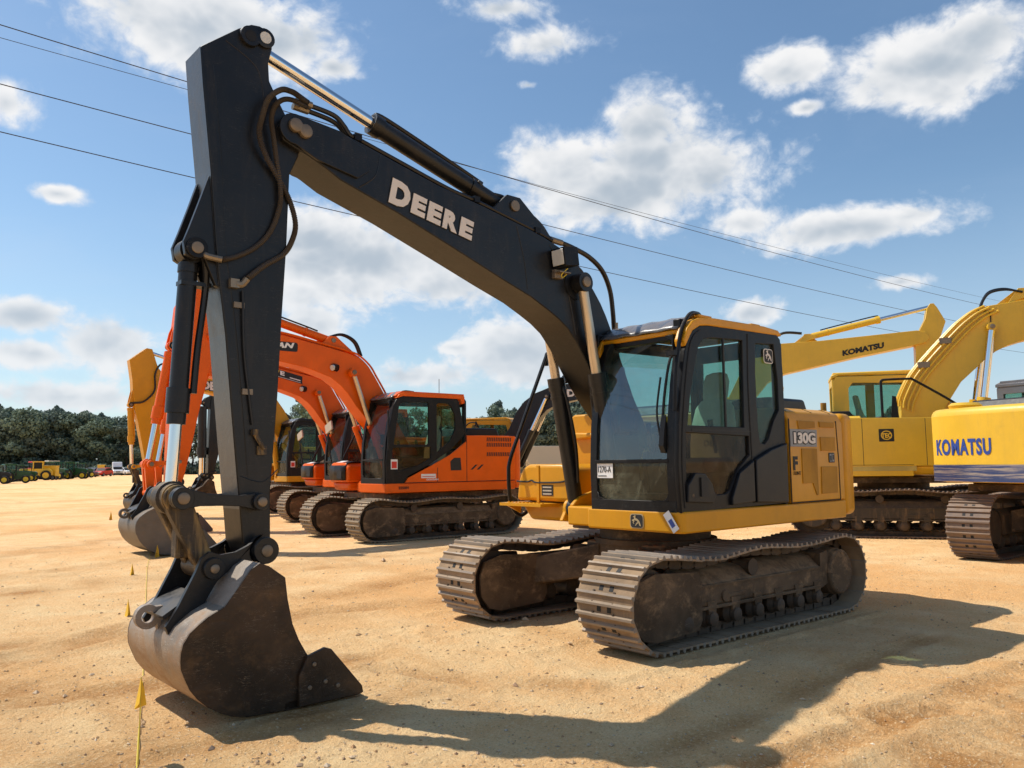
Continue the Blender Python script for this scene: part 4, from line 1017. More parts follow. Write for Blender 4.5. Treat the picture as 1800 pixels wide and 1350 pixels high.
# ---- orange machines
D_BOOM = [(4.62, 3.98), (4.35, 4.16), (3.8, 4.19), (3.22, 4.13), (2.27, 3.97), (1.71, 3.86), (1.45, 3.78), (1.22, 3.60), (1.07, 3.39), (.82, 3.00), (.5, 2.4), (.25, 2.0), (.1, 1.8), (.15, 1.62), (.35, 1.60), (.75, 1.95), (1.1, 2.30), (1.3, 2.52), (1.51, 2.75), (1.7, 3.0), (1.88, 3.18), (2.1, 3.33), (2.61, 3.49), (3.22, 3.59), (3.9, 3.66), (4.45, 3.74)]
D_ARM = [(5.13, 4.50), (4.92, 4.86), (4.75, 4.93), (4.62, 4.86), (4.60, 4.65), (4.58, 4.3), (4.45, 4.05), (4.42, 3.85), (4.52, 3.47), (4.67, 2.83), (4.81, 2.05), (4.96, 1.36), (5.03, 1.1), (5.06, .98), (5.17, .98), (5.22, 1.3), (5.21, 2.2), (5.20, 3.0), (5.18, 3.96)]
def doosan(loc, head, label, **kw):
    c = dict(loc=loc, head=head, label=label, paint='orange', boompaint='orange', cabstyle='doosan', side='doosan', shoem='oshoe',
        ta=1.62, th=.87, yo=1.37, w=.56, sx=1.18, ox=.02, sy=1.03, szb=1.06, szc=1.105, zb=.96, hood=.07, cwx=.55,
        boom=D_BOOM, boomw=.46, fork=4, foot=(.2, 1.75), cylfoot=(.85, 1.35), cyltop=(1.64, 3.45), cyly=.33, cylsplit=.48, cylr=.075, rodm='oldrod',
        arm=D_ARM, armw=.34, ac0=(2.0, 4.12), ac1=(4.72, 4.80), acr=.085, acsplit=.72, glass='glass', glassf='glassdark', glasslowdoor='glassdark', glassl='glassdark', mirror=True,
        bcyl=((5.20, 3.75), (5.54, 1.58)), bsplit=.62, bcr=.085, leverpin=(5.06, 1.62), linkpin=(5.51, 1.07), leverm='orange', linkm='orange',
        lug=[(5.14, 4.2), (5.22, 4.0), (5.27, 3.75), (5.22, 3.66), (5.14, 3.70), (5.12, 3.4), (5.08, 3.4), (5.10, 4.0)],
        bucket=True, bpin=(5.10, 1.17), bs=1.21, bw=.50, bm='bucketgrey', shellm='bucketgrey', antenna=True)
    c.update(kw); return excavator(c)
r1 = doosan((-3.4, -9.8, 0), -1.5, 'nearer orange excavator with DOOSAN boom decal and smoked cab glass, second in the row')
y = .233
b = MB().m('ink').mesh(curve_mesh(rrect(2.83, 4.05, 3.80, 3.985, .04), (), .006), XZ(y))
b.m('paper'); fit_text(b, 'DOOSAN', (3.95, y+.005, 3.835), (-1, 0, .03), (0, 0, 1), 1.05, .11, .05, .004, .25)
b.build('lettering', kid(r1, 'boom'))
def boomlamp(r, x, z, yy):
    b = MB().m('black').cyl((x, yy, z), (x-.05, yy+.09, z-.03), .075, seg=14); b.m('lamp').cyl((x+.02, yy+.06, z-.02), (x+.06, yy+.07, z-.03), .06, seg=14); b.build('work_light', kid(r, 'boom'))
def pipes(r, pts, ys, mat, rr=.022, nm='hydraulic_pipe'):
    b = MB().m(mat)
    for yy in ys: b.tube([(x, yy, z) for x, z in pts], rr, 6)
    b.build(nm, kid(r, 'boom'))
for rr_ in (r1,):
    boomlamp(rr_, 2.05, 3.55, .23)
dp = [(4.3, 4.22), (3.2, 4.18), (2.27, 4.02), (1.71, 3.92), (1.44, 3.84), (1.18, 3.64), (1.02, 3.41), (.77, 3.02), (.5, 2.5)]
pipes(r1, dp, (-.18, -.06, .06, .19), 'orange')
pipes(r1, [(2.05, 4.2), (1.75, 4.28), (1.45, 4.15), (1.3, 3.85)], (-.04, .04), 'hose', .028, 'hydraulic_hose')
r2 = doosan((-4.95, -14.5, 0), -1.5, 'farther orange excavator with black boom sticker, parked behind the nearer orange one', stickers=False)
boomlamp(r2, 2.05, 3.55, .23)
pipes(r2, dp, (-.18, -.06, .06, .19), 'orange')
b = MB().m('ink').mesh(curve_mesh([(2.05, 3.66), (2.05, 3.86), (2.95, 4.06), (2.95, 3.86)], (), .006), XZ(y))
b.m('wheelyel'); fit_text(b, 'J.M', (2.86, y+.006, 3.92), (-1, 0, -.22), (0, 0, 1), .22, .09, .04, .004) if False else b.prism([(2.80, 3.90), (2.72, 4.0), (2.68, 3.98), (2.72, 3.88)], y+.003, y+.008)
b.m('paper'); fit_text(b, 'E', (2.66, y+.006, 3.87), (-1, 0, -.22), (0, 0, 1), .12, .11, .05, .004); b.prism([(2.40, 3.80), (2.10, 3.735), (2.10, 3.76), (2.40, 3.825)], y+.003, y+.008)
b.prism([(2.86, 3.865), (2.10, 3.70), (2.10, 3.69), (2.86, 3.855)], y+.003, y+.008)
b.build('sticker', kid(r2, 'boom'))

# ---- yellow machine and black machine far in the row
def deere_far(loc, head, label, **kw):
    c = dict(loc=loc, head=head, label=label, paint='yellow', boompaint='yellow', cabstyle='doosan', side='doosan2', shoem='oshoe', hoodm='plastic',
        ta=1.75, th=.92, yo=1.45, w=.60, sx=1.18, ox=.0, sy=1.03, szb=1.06, szc=1.12, zb=1.0, cwx=.7,
        boom=D_BOOM, boomw=.46, fork=4, foot=(.2, 1.75), cylfoot=(1.3, 1.2), cyltop=(1.62, 3.45), cyly=.33, cylsplit=.5, cylr=.095,
        arm=D_ARM, armw=.34, ac0=(2.0, 4.12), ac1=(4.72, 4.80), acr=.085, acsplit=.6,
        bcyl=((5.20, 3.75), (5.50, 1.42)), bsplit=.6, bcr=.085, leverpin=(5.02, 1.50), linkpin=(5.45, .88),
        lug=[(5.14, 4.2), (5.22, 4.0), (5.27, 3.75), (5.22, 3.66), (5.14, 3.70), (5.12, 3.4), (5.08, 3.4), (5.10, 4.0)],
        bucket=True, bpin=(5.10, 1.10), bs=1.13, bw=.50, shellm='bucketm')
    c.update(kw); return excavator(c)
A3 = [(6.03, 4.82), (5.55, 5.22), (5.38, 5.20), (5.30, 4.95), (5.20, 4.65), (5.02, 4.42), (4.86, 4.2), (4.84, 3.95), (5.0, 3.3), (5.0, 2.4), (5.0, 1.5), (5.0, 1.0), (5.1, .9), (5.35, .95), (5.40, 1.3), (5.62, 2.4), (5.84, 3.45), (5.90, 3.8), (5.93, 4.2)]
B3 = [(5.15, 4.25), (4.95, 4.40), (4.4, 4.48), (3.6, 4.50), (2.6, 4.35), (1.8, 4.12), (1.4, 3.85), (1.07, 3.42), (.82, 3.00), (.5, 2.4), (.25, 2.0), (.1, 1.8), (.15, 1.62), (.35, 1.60), (.75, 1.95), (1.1, 2.30), (1.5, 2.75), (1.75, 3.1), (2.1, 3.4), (2.7, 3.7), (3.6, 3.9), (4.4, 4.0), (4.9, 4.02), (5.1, 4.08)]
r3 = deere_far((-6.4, -21.0, 0), -1.5, 'yellow excavator with black cab and tall yellow arm at the far left of the row', roofm='black', arm=A3, boom=B3,
    bcyl=((5.93, 3.45), (5.82, 1.55)), leverpin=(5.25, 1.6), linkpin=(5.59, 1.0), bpin=(5.2, 1.10), ac1=(5.45, 5.12), lug=[(5.90, 3.95), (5.97, 3.6), (6.0, 3.43), (5.93, 3.36), (5.84, 3.4), (5.75, 3.0), (5.72, 3.1), (5.85, 3.8)])
b = MB().m('ink'); fit_text(b, 'DEERE', (3.89, .234, 3.99), (-1, 0, -.09), (0, 0, 1), 1.06, .34, .13, .004); b.m('white')
fit_text(b, 'DEERE', (3.86, .239, 4.02), (-1, 0, -.09), (0, 0, 1), 1.0, .28, .05, .004); b.build('lettering', kid(r3, 'boom'))
b = MB().m('hose').tube([(4.9, .2, 4.75), (5.15, .25, 4.72), (5.3, .25, 4.4), (5.3, .25, 3.9), (5.6, .25, 3.55), (5.9, .15, 3.5)], .03, 6); b.build('hydraulic_hose', kid(r3, 'arm'))
r4 = deere_far((-9.6, -27.5, 0), -1.5, 'charcoal boomed excavator farthest in the row, seen between the orange arm and the charcoal arm', boompaint='boomblack', roofm='black', bcr=.17, bucket=True, arm=[(x-.75, z) for x, z in D_ARM], boom=[(x*.86, z) for x, z in D_BOOM],
    bcyl=((4.70, 4.1), (4.66, 1.2)), bsplit=.72, leverpin=(4.2, 1.3), linkpin=(4.73, 1.0), leverm='boomblack', linkm='boomblack', bpin=(4.35, 1.10), ac1=(4.0, 4.80), lug=[(4.38, 4.4), (4.6, 4.3), (4.76, 4.1), (4.66, 4.0), (4.38, 3.8)])

# ---- right-hand yellow machines
K_BOOM = [(.20, 2.4), (.22, 2.80), (.44, 3.26), (.80, 3.70), (1.28, 4.22), (1.52, 4.44), (1.68, 4.54), (1.92, 4.64), (2.59, 4.72), (3.6, 4.62), (4.9, 4.30), (5.1, 4.15), (5.05, 3.98), (4.9, 3.92), (3.8, 4.0), (3.0, 4.0), (2.54, 3.90), (2.25, 3.81), (2.03, 3.70), (1.85, 3.57), (1.71, 3.43), (1.36, 3.1), (1.06, 2.62), (.8, 2.1), (.5, 1.75), (.2, 1.7), (.1, 1.9)]
K_ARM = [(5.6, 4.9), (5.3, 5.15), (5.1, 5.1), (5.0, 4.6), (4.85, 4.2), (5.0, 3.6), (5.2, 2.2), (5.35, 1.2), (5.45, 1.0), (5.6, 1.1), (5.7, 2.4), (5.75, 4.0)]
kc = dict(framem='kframe', paint='kyellow', boompaint='kyellow', cylpaint='kyellow', cabstyle='komatsu', side='komatsu', shoem='kshoe', ta=1.65, th=.98, yo=1.5, w=.60, sx=1.2, ox=.0, sy=1.06, szb=1.08, szc=1.20, zb=1.20, tankz=2.0,
    boom=K_BOOM, boomw=.50, fork=4, foot=(.35, 1.95), cylfoot=(1.55, 1.6), cyltop=(1.96, 4.19), cyly=.36, cylsplit=.44, cylr=.11, rodm='chrome',
    arm=K_ARM, armw=.36, ac0=(2.6, 4.9), ac1=(5.2, 5.0), acr=.095, bcyl=((5.78, 3.9), (5.95, 1.6)), leverpin=(5.5, 1.6), linkpin=(5.9, 1.1), leverm='kyellow', linkm='kyellow', hood=.02, cwx=.9,
    lug=[(5.7, 4.3), (5.80, 4.1), (5.86, 3.9), (5.78, 3.8), (5.7, 3.85), (5.68, 3.5), (5.64, 3.9)], bucket=True, bpin=(5.5, .95), bs=1.15, bw=.6)
c = dict(kc); c.update(loc=(-10.71, -2.59, 0), head=122, label='lemon yellow excavator with square TEC decal on its flank and boom rising right', exhaust=True, sxc=1.45, oxc=-.35)
k1 = excavator(c)
b = MB().m('kyellow')
for o_, yy in ((-.03, -.25), (.06, -.285), (.15, -.285), (.24, -.285), (-.05, -.1), (-.05, .12)):
    q_ = o_*.75
    b.tube([(x+o_*.9, yy, z-q_*.6) for x, z in [(.20, 2.62), (.24, 2.82), (.46, 3.26), (.82, 3.70), (1.30, 4.22), (1.54, 4.43), (1.70, 4.54), (1.90, 4.63)]], .024, 7)
b.m('pin')
for x, z in ((.45, 3.62), (.88, 4.10)):
    b.box(x+.12, x+.34, -.31, -.2, z-.20, z-.08)
b.build('hydraulic_pipe', kid(k1, 'boom'))
b = MB().m('hose')
for o in (0, .06): b.tube([(1.80, -.15+o, 4.56), (1.88, -.15+o, 4.78), (2.02, -.15+o, 4.93+o*.5), (2.3, -.15+o, 4.97+o*.5), (2.6, -.15+o, 4.90)], .026, 6)
b.tube([(1.75, -.27, 4.55), (1.95, -.27, 4.5), (1.96, -.27, 4.25)], .012, 5)
b.build('hydraulic_hose', kid(k1, 'boom'))

c = dict(kc); c.update(loc=(-9.0, 1.75, 0), head=180, hyaw=-14, label='lemon yellow excavator seen from behind, blue KOMATSU lettering on its counterweight', ta=1.95, th=.98, yo=1.62, w=.62, zb=1.15, szb=1.06, szc=.90,
    roofm='roofcover', cabdark='kyellow', sx=1.28, sy=1.16, cwtext='KOMATSU', cww=.86, cwh=.235, cwz=1.335, cwy=.62, cwb=.12, cwx=.85, side='deere2', cabstyle='komatsu')
k3 = excavator(c)

K2B = [(-2.6, 4.75), (-2.07, 4.91), (-1.07, 4.93), (.33, 5.01), (1.5, 5.08), (1.71, 5.03), (1.80, 4.86), (1.71, 4.74), (1.37, 4.66), (-.06, 4.42), (-1.36, 4.16), (-2.01, 4.03), (-2.5, 3.8), (-3.0, 3.2), (-3.3, 2.5), (-3.5, 1.9), (-3.75, 1.7), (-4.0, 1.85), (-4.0, 2.2), (-3.7, 3.2), (-3.2, 4.2)]
K2A = [(1.57, 5.07), (1.74, 5.40), (1.80, 5.70), (1.88, 5.82), (1.97, 5.82), (2.05, 5.70), (2.24, 5.3), (2.1, 4.9), (1.96, 4.3), (1.85, 3.2), (1.8, 2.2), (1.62, 2.2), (1.5, 3.4), (1.44, 4.19), (1.45, 4.69), (1.55, 4.85)]
sh_ = lambda L, d=3.9: [(x+d, z) for x, z in L]
c = dict(kc); cc, ss = math.cos(R(122)), math.sin(R(122))
c.update(loc=(-15.8-3.9*cc, -5.77-3.9*ss, 0), head=122, label='lemon yellow excavator whose raised boom reads KOMATSU in dark letters', boom=sh_(K2B), arm=sh_(K2A), foot=(.1, 1.95),
    ac0=(-1.36+3.9, 5.08), ac1=(1.92+3.9, 5.75), acsplit=.6, acr=.09, cyltop=(1.75, 3.6), cylfoot=(1.4, 1.5), bcyl=((6.1, 4.6), (6.0, 2.7)), leverpin=(5.75, 2.6), linkpin=(5.9, 2.2),
    lug=[(6.05, 4.9), (6.16, 4.7), (6.16, 4.5), (6.0, 4.45), (5.85, 4.3), (5.9, 4.6)], bpin=(5.6, 2.15), exhaust=False)
k2 = excavator(c)
b = MB().m('ink')
# lettering on the right-hand flank (faces -y)
fit_text(b, 'KOMATSU', (3.9-.44, -.256, 4.455), (1, 0, .165), (0, 0, 1), 1.10, .165, .055, .005); b.build('lettering', kid(k2, 'boom'))
b = MB().m('hose').tube([(1.1, -.2, 4.7), (1.5, -.2, 5.0), (1.9, -.2, 5.22), (2.4, -.2, 5.18)], .04, 6); b.build('hydraulic_hose', kid(k2, 'boom'))

M5B = [(.3, 1.7), (.7, 1.9), (1.25, 2.77), (1.5, 3.3), (1.78, 3.64), (2.19, 3.92), (2.7, 4.1), (3.26, 4.19), (3.9, 4.2), (4.9, 4.1), (5.0, 3.8), (4.6, 3.6), (3.69, 3.65), (2.99, 3.52), (2.59, 3.33), (2.38, 3.12), (2.18, 2.85), (1.92, 2.36), (1.65, 1.88), (1.0, 1.5), (.5, 1.45)]
M5A = [(5.2, 4.7), (4.95, 4.7), (4.8, 4.2), (4.7, 3.8), (4.9, 2.5), (5.1, 1.0), (5.3, 1.0), (5.4, 3.5)]
r5 = deere_far((-10.9, -17.2, 0), 122, 'charcoal boomed excavator with yellow cab roof, behind the orange engine cover', boom=M5B, arm=M5A, boompaint='boomblack', cabstyle='komatsu', szc=1.15,
    foot=(.5, 1.65), cyltop=(2.62, 3.78), cylfoot=(1.5, 1.5), cylsplit=.5, ac0=(3.2, 4.4), ac1=(5.0, 4.6), rodm='chrome')
b = MB().m('white'); fit_text(b, 'DEERE', (3.3, -.236, 3.75), (1, 0, -.03), (0, 0, 1), 1.1, .25, .05, .005); b.build('lettering', kid(r5, 'boom'))
#PART2
SKY_STR, SKY_SAT, SKY_TINT = .128, 1.0, (.90, 1.03, 1.06)
CLOUDS = [(360,40,180,70,.2),(500,75,110,55,.2),(590,115,50,25,.1),(15,170,40,40,.1),(105,332,34,14,.3),(40,545,80,26,.15),(195,598,80,42,.25),(55,612,70,24,.05),(120,690,150,30,-.1),(650,460,170,80,.40),(560,425,110,60,.3),(780,500,110,55,.15),(560,565,60,35,.1),(930,620,110,55,.35),(720,660,140,34,-.05),(800,610,32,13,.2),
 (1140,232,85,62,.15),(1250,300,105,72,.2),(1000,290,85,58,.15),(1110,335,150,60,.40),(1150,285,130,75,.30),(1390,125,60,32,.15),(1640,130,115,55,.2),(1720,80,85,42,.2),(1420,195,28,12,.05),(960,80,95,38,-.1),(890,15,80,22,-.05),(935,150,20,9,0),(1500,405,140,32,.2),(1600,388,55,20,.1),(1585,503,60,16,.1),(1320,555,55,24,.1),(1300,395,80,30,-.05)]
DENOISE = True
# ------------------------------------------------------------------ ground
CAMP = Vector((6.5366, 5.5649, 1.5225))
YAW = 4.0164
ruts = []   # (x0,y0,x1,y1,width,depth,tread)
ruts += [(5.4, 3.2, -3.2, 4.7, .26, .020, 1), (5.2, 2.75, -3.0, 4.05, .10, .010, 0), (6.2, 1.0, 5.2, -30, .35, .010, 0), (8.2, .2, 7.0, -40, .3, .012, 0), (9.5, -2, 8.5, -50, .4, .012, 0),
         (7.2, .9, 3.0, .8, .22, .014, 0), (7.5, -1.3, 4.9, -1.0, .3, .016, 0), (7.8, -3.0, 1, -2.2, .25, .012, 0), (2.5, -3.2, -2, -4.5, .3, .012, 1), (12, -6, -3, -6.6, .35, .014, 0), (12, -8.5, 3.2, -7.6, .3, .010, 0)]
ruts += [(6.4, -1.7, 3.2, -3.4, .22, .024, 0), (6.4, -1.0, 2.9, -.1, .16, .022, 0), (4.6, -3.0, .4, -1.8, .20, .018, 0), (3.6, -.6, 2.3, 1.9, .12, .012, 0), (6.0, -9.6, .6, -14.4, .3, .018, 0), (4.3, -6.9, -2.0, -5.0, .28, .018, 0),
         (3.9, 3.0, -1.2, 3.5, .16, .022, 1), (3.7, 2.62, -1.2, 2.36, .10, .012, 0), (2.2, 2.75, .2, 3.95, .14, .016, 1), (3.6, -27, -6, -30, .5, .016, 0), (8, -15, -1, -19, .4, .014, 0), (7.5, -6.2, 1.5, -9.5, .26, .018, 0), (8.5, -20, 0, -24, .4, .014, 0), (10, -34, -12, -40, .6, .014, 0)]
DARK = [0.0]
def gz(x, y):
    DARK[0] = 0.0
    d = math.hypot(x-CAMP.x, y-CAMP.y)
    fade = 1/(1+(d/60)**2)
    z = .022*noise.noise((x*.35, y*.35, 0))+.010*noise.noise((x*1.3, y*1.3, 3))
    if d < 40: z += .014*noise.fractal((x*3.1, y*3.1, 1), .9, 2.1, 4)*max(0, 1-d/40)
    if d < 14:
        f = 1-d/14
        z += .0085*noise.fractal((x*11, y*11, 5), .8, 2.2, 4)*f; z += .0045*noise.noise((x*31, y*31, 2))*f
        t = noise.noise((x*17, y*17, 9)); z += .030*max(0, t-.34)*f
    for (x0, y0, x1, y1, w, dp, tr) in ruts:
        L = math.hypot(x1-x0, y1-y0); ux, uy = (x1-x0)/L, (y1-y0)/L
        s = (x-x0)*ux+(y-y0)*uy
        if s < 0 or s > L: continue
        n = (x-x0)*-uy+(y-y0)*ux+.12*noise.noise((s*.4, w, 0))
        k = abs(n)/w
        if k < 2.2:
            e_ = min(1, s/.5, (L-s)/.5); dp = dp*e_*.9; DARK[0] = max(DARK[0], (1 if d < 12 else .55)*e_*min(1, dp/.012)*math.exp(-(k*.8)**2)*(.75+.9*noise.noise((x*2.3, y*2.3, 7))))
            z -= dp*(math.exp(-(k*1.3)**4)-.75*math.exp(-((k-1.25)*3.2)**2))
            if tr and k < 1: z += .010*e_*math.copysign(min(1, abs(math.sin(s*2*math.pi/.171))*2), math.sin(s*2*math.pi/.171))*(1-k**4)
    # keep the pads under the near machine and its bucket level
    for (cx, cy, rx, ry) in ((0, 1.0, 1.9, .42), (0, -1.0, 1.9, .42), (4.25, 0, .75, .65)):
        q = max(abs(x-cx)/rx, abs(y-cy)/ry)
        if q < 1.6: 
            a_ = min(1, max(0, (1.35-q)/.35)); z = z*(1-a_)+(-.006)*a_+(.020+.022*noise.noise((x*5, y*5, 8)))*math.exp(-((q-1.22)*9)**2)
    return z*fade if d > 30 else z
angs = list(np.linspace(-41, 41, 520))+list(np.linspace(43, 317, 70)); angs = [R(a)+YAW for a in angs]
rad = []; r_ = .9
while r_ < 45: rad.append(r_); r_ *= 1.05 if r_ < 2.3 else (1.0065 if r_ < 9 else (1.011 if r_ < 16 else 1.02))
while r_ < 4000: rad.append(r_); r_ *= 1.09
vs = [(CAMP.x, CAMP.y, 0)]; dk = [0.]; ca = [(math.cos(a), math.sin(a)) for a in angs]
for rr in rad:
    for c_, s_2 in ca:
        x, y = CAMP.x+c_*rr, CAMP.y+s_2*rr; vs.append((x, y, gz(x, y) if rr < 300 else 0)); dk.append(DARK[0] if rr < 300 else 0.)
na = len(angs); fs = [(0, 1+(j+1) % na, 1+j) for j in range(na)][::1]
fs = [(0, 1+j, 1+(j+1) % na) for j in range(na)]
for i in range(len(rad)-1):
    b0 = 1+i*na; b1 = b0+na
    fs += [(b0+j, b1+j, b1+(j+1) % na, b0+(j+1) % na) for j in range(na)]
def ground_mat():
    m, nt, out = newmat('sandy_ground')
    tc = N(nt, 'ShaderNodeTexCoord'); ob = tc.outputs['Object']
    big = noisef(nt, ob, .22, 6, .6, .4); mid = noisef(nt, ob, 1.6, 8, .65, .5); fine = noisef(nt, ob, 22, 10, .75); grit = noisef(nt, ob, 140, 4, .8)
    streak = noisef(nt, stretch(nt, ob, (.9, .12, 1)), 1.2, 7, .62, .6)
    c = mixc(nt, ramp(nt, mid, .32, .72), (.93, .545, .235), (1.0, .695, .355))
    c = mixc(nt, math_(nt, 'MULTIPLY', ramp(nt, big, .45, .64), .75), c, (.88, .44, .145))
    c = mixc(nt, math_(nt, 'MULTIPLY', ramp(nt, streak, .50, .72), .55), c, (.75, .41, .155))
    c = mixc(nt, math_(nt, 'MULTIPLY', ramp(nt, fine, .57, .70), .55), c, (.48, .26, .10))
    c = mixc(nt, math_(nt, 'MULTIPLY', ramp(nt, fine, .48, .25), .45), c, (.95, .66, .36))
    c = mixc(nt, math_(nt, 'MULTIPLY', ramp(nt, grit, .54, .68), .6), c, (1, .78, .50))
    c = mixc(nt, math_(nt, 'MULTIPLY', ramp(nt, grit, .44, .30), .5), c, (.32, .17, .07))
    an = nt.nodes.new('ShaderNodeAttribute'); an.attribute_name = 'disturbed'
    c = mixc(nt, math_(nt, 'MULTIPLY', an.outputs['Fac'], math_(nt, 'MULTIPLY_ADD', fine, 2.2, -.25, True)), c, (.56, .27, .09))
    lump = noisef(nt, ob, 55, 6, .7); c = mixc(nt, math_(nt, 'MULTIPLY', ramp(nt, lump, .44, .34), .7), c, (.45, .235, .09)); c = mixc(nt, math_(nt, 'MULTIPLY', ramp(nt, lump, .54, .64), .65), c, (1, .78, .46))  # clod and grit relief: lit tops, shaded hollows put into the colour
    # small stones in the surface
    vo = nt.nodes.new('ShaderNodeTexVoronoi'); vo.inputs['Scale'].default_value = 26; nt.links.new(ob, vo.inputs['Vector'])
    sm = math_(nt, 'MULTIPLY', ramp(nt, vo.outputs['Distance'], .20, .12), ramp(nt, noisef(nt, ob, 2.6, 5, .6), .50, .62))
    c = mixc(nt, math_(nt, 'MULTIPLY', sm, .7), c, (.66, .56, .44))
    b = N(nt, 'ShaderNodeBsdfPrincipled', Roughness=.92); b.inputs['Specular IOR Level'].default_value = .15
    nt.links.new(c, b.inputs['Base Color'])
    h = math_(nt, 'ADD', math_(nt, 'MULTIPLY', fine, 1.0), math_(nt, 'MULTIPLY', grit, .28)); h = math_(nt, 'ADD', h, math_(nt, 'MULTIPLY', sm, .35)); h = math_(nt, 'ADD', h, math_(nt, 'MULTIPLY', lump, .7))
    h = math_(nt, 'ADD', h, math_(nt, 'MULTIPLY', noisef(nt, ob, 6, 6, .6), 1.2))
    bp = N(nt, 'ShaderNodeBump', Strength=.9, Distance=.034); nt.links.new(h, bp.inputs['Height']); nt.links.new(bp.outputs[0], b.inputs['Normal'])
    nt.links.new(b.outputs[0], out.inputs[0]); return m
M['ground'] = ground_mat()
me = bpy.data.meshes.new('ground'); me.from_pydata(vs, [], fs); me.materials.append(M['ground'])
me.polygons.foreach_set('use_smooth', [True]*len(me.polygons)); at_ = me.attributes.new('disturbed', 'FLOAT', 'POINT'); at_.data.foreach_set('value', dk); me.update()
go_ = bpy.data.objects.new('ground', me); COL.objects.link(go_); tag(go_, 'packed tan and orange sand of the auction yard', kind='structure')

# loose gravel
def gravel_mat():
    m, nt, out = newmat('gravel')
    g = N(nt, 'ShaderNodeNewGeometry'); r = nt.nodes.new('ShaderNodeValToRGB'); nt.links.new(g.outputs['Random Per Island'], r.inputs[0])
    e = r.color_ramp.elements; e[0].position = 0; e[0].color = (.40, .22, .10, 1); e[1].position = 1; e[1].color = (.80, .66, .48, 1)
    x = e.new(.4); x.color = (.55, .36, .19, 1); x = e.new(.75); x.color = (.60, .44, .28, 1); x = e.new(.93); x.color = (.24, .13, .07, 1)
    b = N(nt, 'ShaderNodeBsdfPrincipled', Roughness=.85); nt.links.new(r.outputs[0], b.inputs[0]); nt.links.new(b.outputs[0], out.inputs[0]); return m
M['gravel'] = gravel_mat()
vs = []; fs = []
oc = [(1,0,0),(-1,0,0),(0,1,0),(0,-1,0),(0,0,1),(0,0,-1)]; of = [(0,2,4),(2,1,4),(1,3,4),(3,0,4),(2,0,5),(1,2,5),(3,1,5),(0,3,5)]
for i in range(16000):
    d = 2.4*math.exp(rng.random()*math.log(9)); a = YAW+R(rng.uniform(-36, 36)); x, y = CAMP.x+math.cos(a)*d, CAMP.y+math.sin(a)*d
    if noise.noise((x*.9, y*.9, 4)) < rng.uniform(-.5, .45): continue
    s = rng.gamma(2, .0026)+.0025
    if rng.random() < .012: s *= 2.6
    z = gz(x, y); b0 = len(vs); th = rng.uniform(0, 6.28); sc = (s*rng.uniform(.7, 1.6), s*rng.uniform(.6, 1.1), s*rng.uniform(.4, .8))
    for p in oc:
        q = (p[0]*sc[0]*rng.uniform(.7, 1.2), p[1]*sc[1]*rng.uniform(.7, 1.2), p[2]*sc[2])
        vs.append((x+q[0]*math.cos(th)-q[1]*math.sin(th), y+q[0]*math.sin(th)+q[1]*math.cos(th), z+q[2]+s*.2))
    fs += [tuple(b0+k for k in f) for f in of]
me = bpy.data.meshes.new('gravel'); me.from_pydata(vs, [], fs); me.materials.append(M['gravel']); me.update()
o = bpy.data.objects.new('gravel', me); COL.objects.link(o); tag(o, 'loose pebbles and clods scattered over the sand', 'gravel', kind='stuff')

# ------------------------------------------------------------------ flags, string, stake
def pin_flag(x, y, hgt, label, rot=0, s=1, lean=0):
    r = empty('pin_flag', (x, y, 0), R(rot), label=label, cat='marker flag', group='yellow marker flags')
    MB().m('string').tube([(0, 0, -.02), (lean*.5, 0, hgt*.5), (lean, 0, hgt)], .0028*s, 5).build('wire', r)
    b = MB().m('flag'); w = .055*s; 
    rows = [[(lean, 0, hgt), (lean, .0, hgt), (lean, .0, hgt)], [(lean-w*.4, .01, hgt-.07*s), (lean, -.012*s, hgt-.065*s), (lean+w*.5, .012, hgt-.075*s)], [(lean-w*.55, .02, hgt-.15*s), (lean+.0, -.03*s, hgt-.165*s), (lean+w*1.0, .02, hgt-.12*s)]]
    b.grid(rows); b.build('pennant', r, angle=10); return r
pin_flag(5.22, .93, .43, 'nearest yellow pin flag, in front of the big bucket', 50)
pin_flag(4.09, -3.58, .17, 'folded yellow pin flag just left of the big bucket', 60, 1.25)
pin_flag(3.16, -6.92, .17, 'small pale yellow pin flag between the big bucket and the orange machine bucket', 50, 1.3)
pin_flag(2.15, -9.2, .20, 'yellow pin flag against the left edge of the orange machine bucket', 40, 1.3)
pin_flag(.1, -20.6, .25, 'tiny yellow pin flag beside the farthest brown bucket', 40, 1.6)
pin_flag(-.2, -17.5, .13, 'low yellow scrap of flag lying on the sand before the far buckets', 10, 1.8)
b = MB().m('string'); pts = []
for i in range(60):
    t = i/59; x = 5.27+(.3-5.27)*t; y = 1.6+(-17.5-1.6)*t; x = float(np.interp(y, [-17.5, -7.58, -.72, 1.04, 1.6], [-.3, 2.77, 4.74, 5.26, 5.4]))
    pts.append((x, y, gz(x, y)+.014))
b.tube(pts, .003, 5, False); tag(b.build('string_line'), 'thin yellow string line running along the row of buckets', 'string')
r = empty('survey_stake', (-1.35, -23.4, 0), .3, label='red painted stake standing by the farthest bucket', cat='stake')
MB().m('red').prism([(-.06, 0), (.06, 0), (.06, .95), (0, 1.02), (-.06, .95)], -.02, .02).build('post', r)

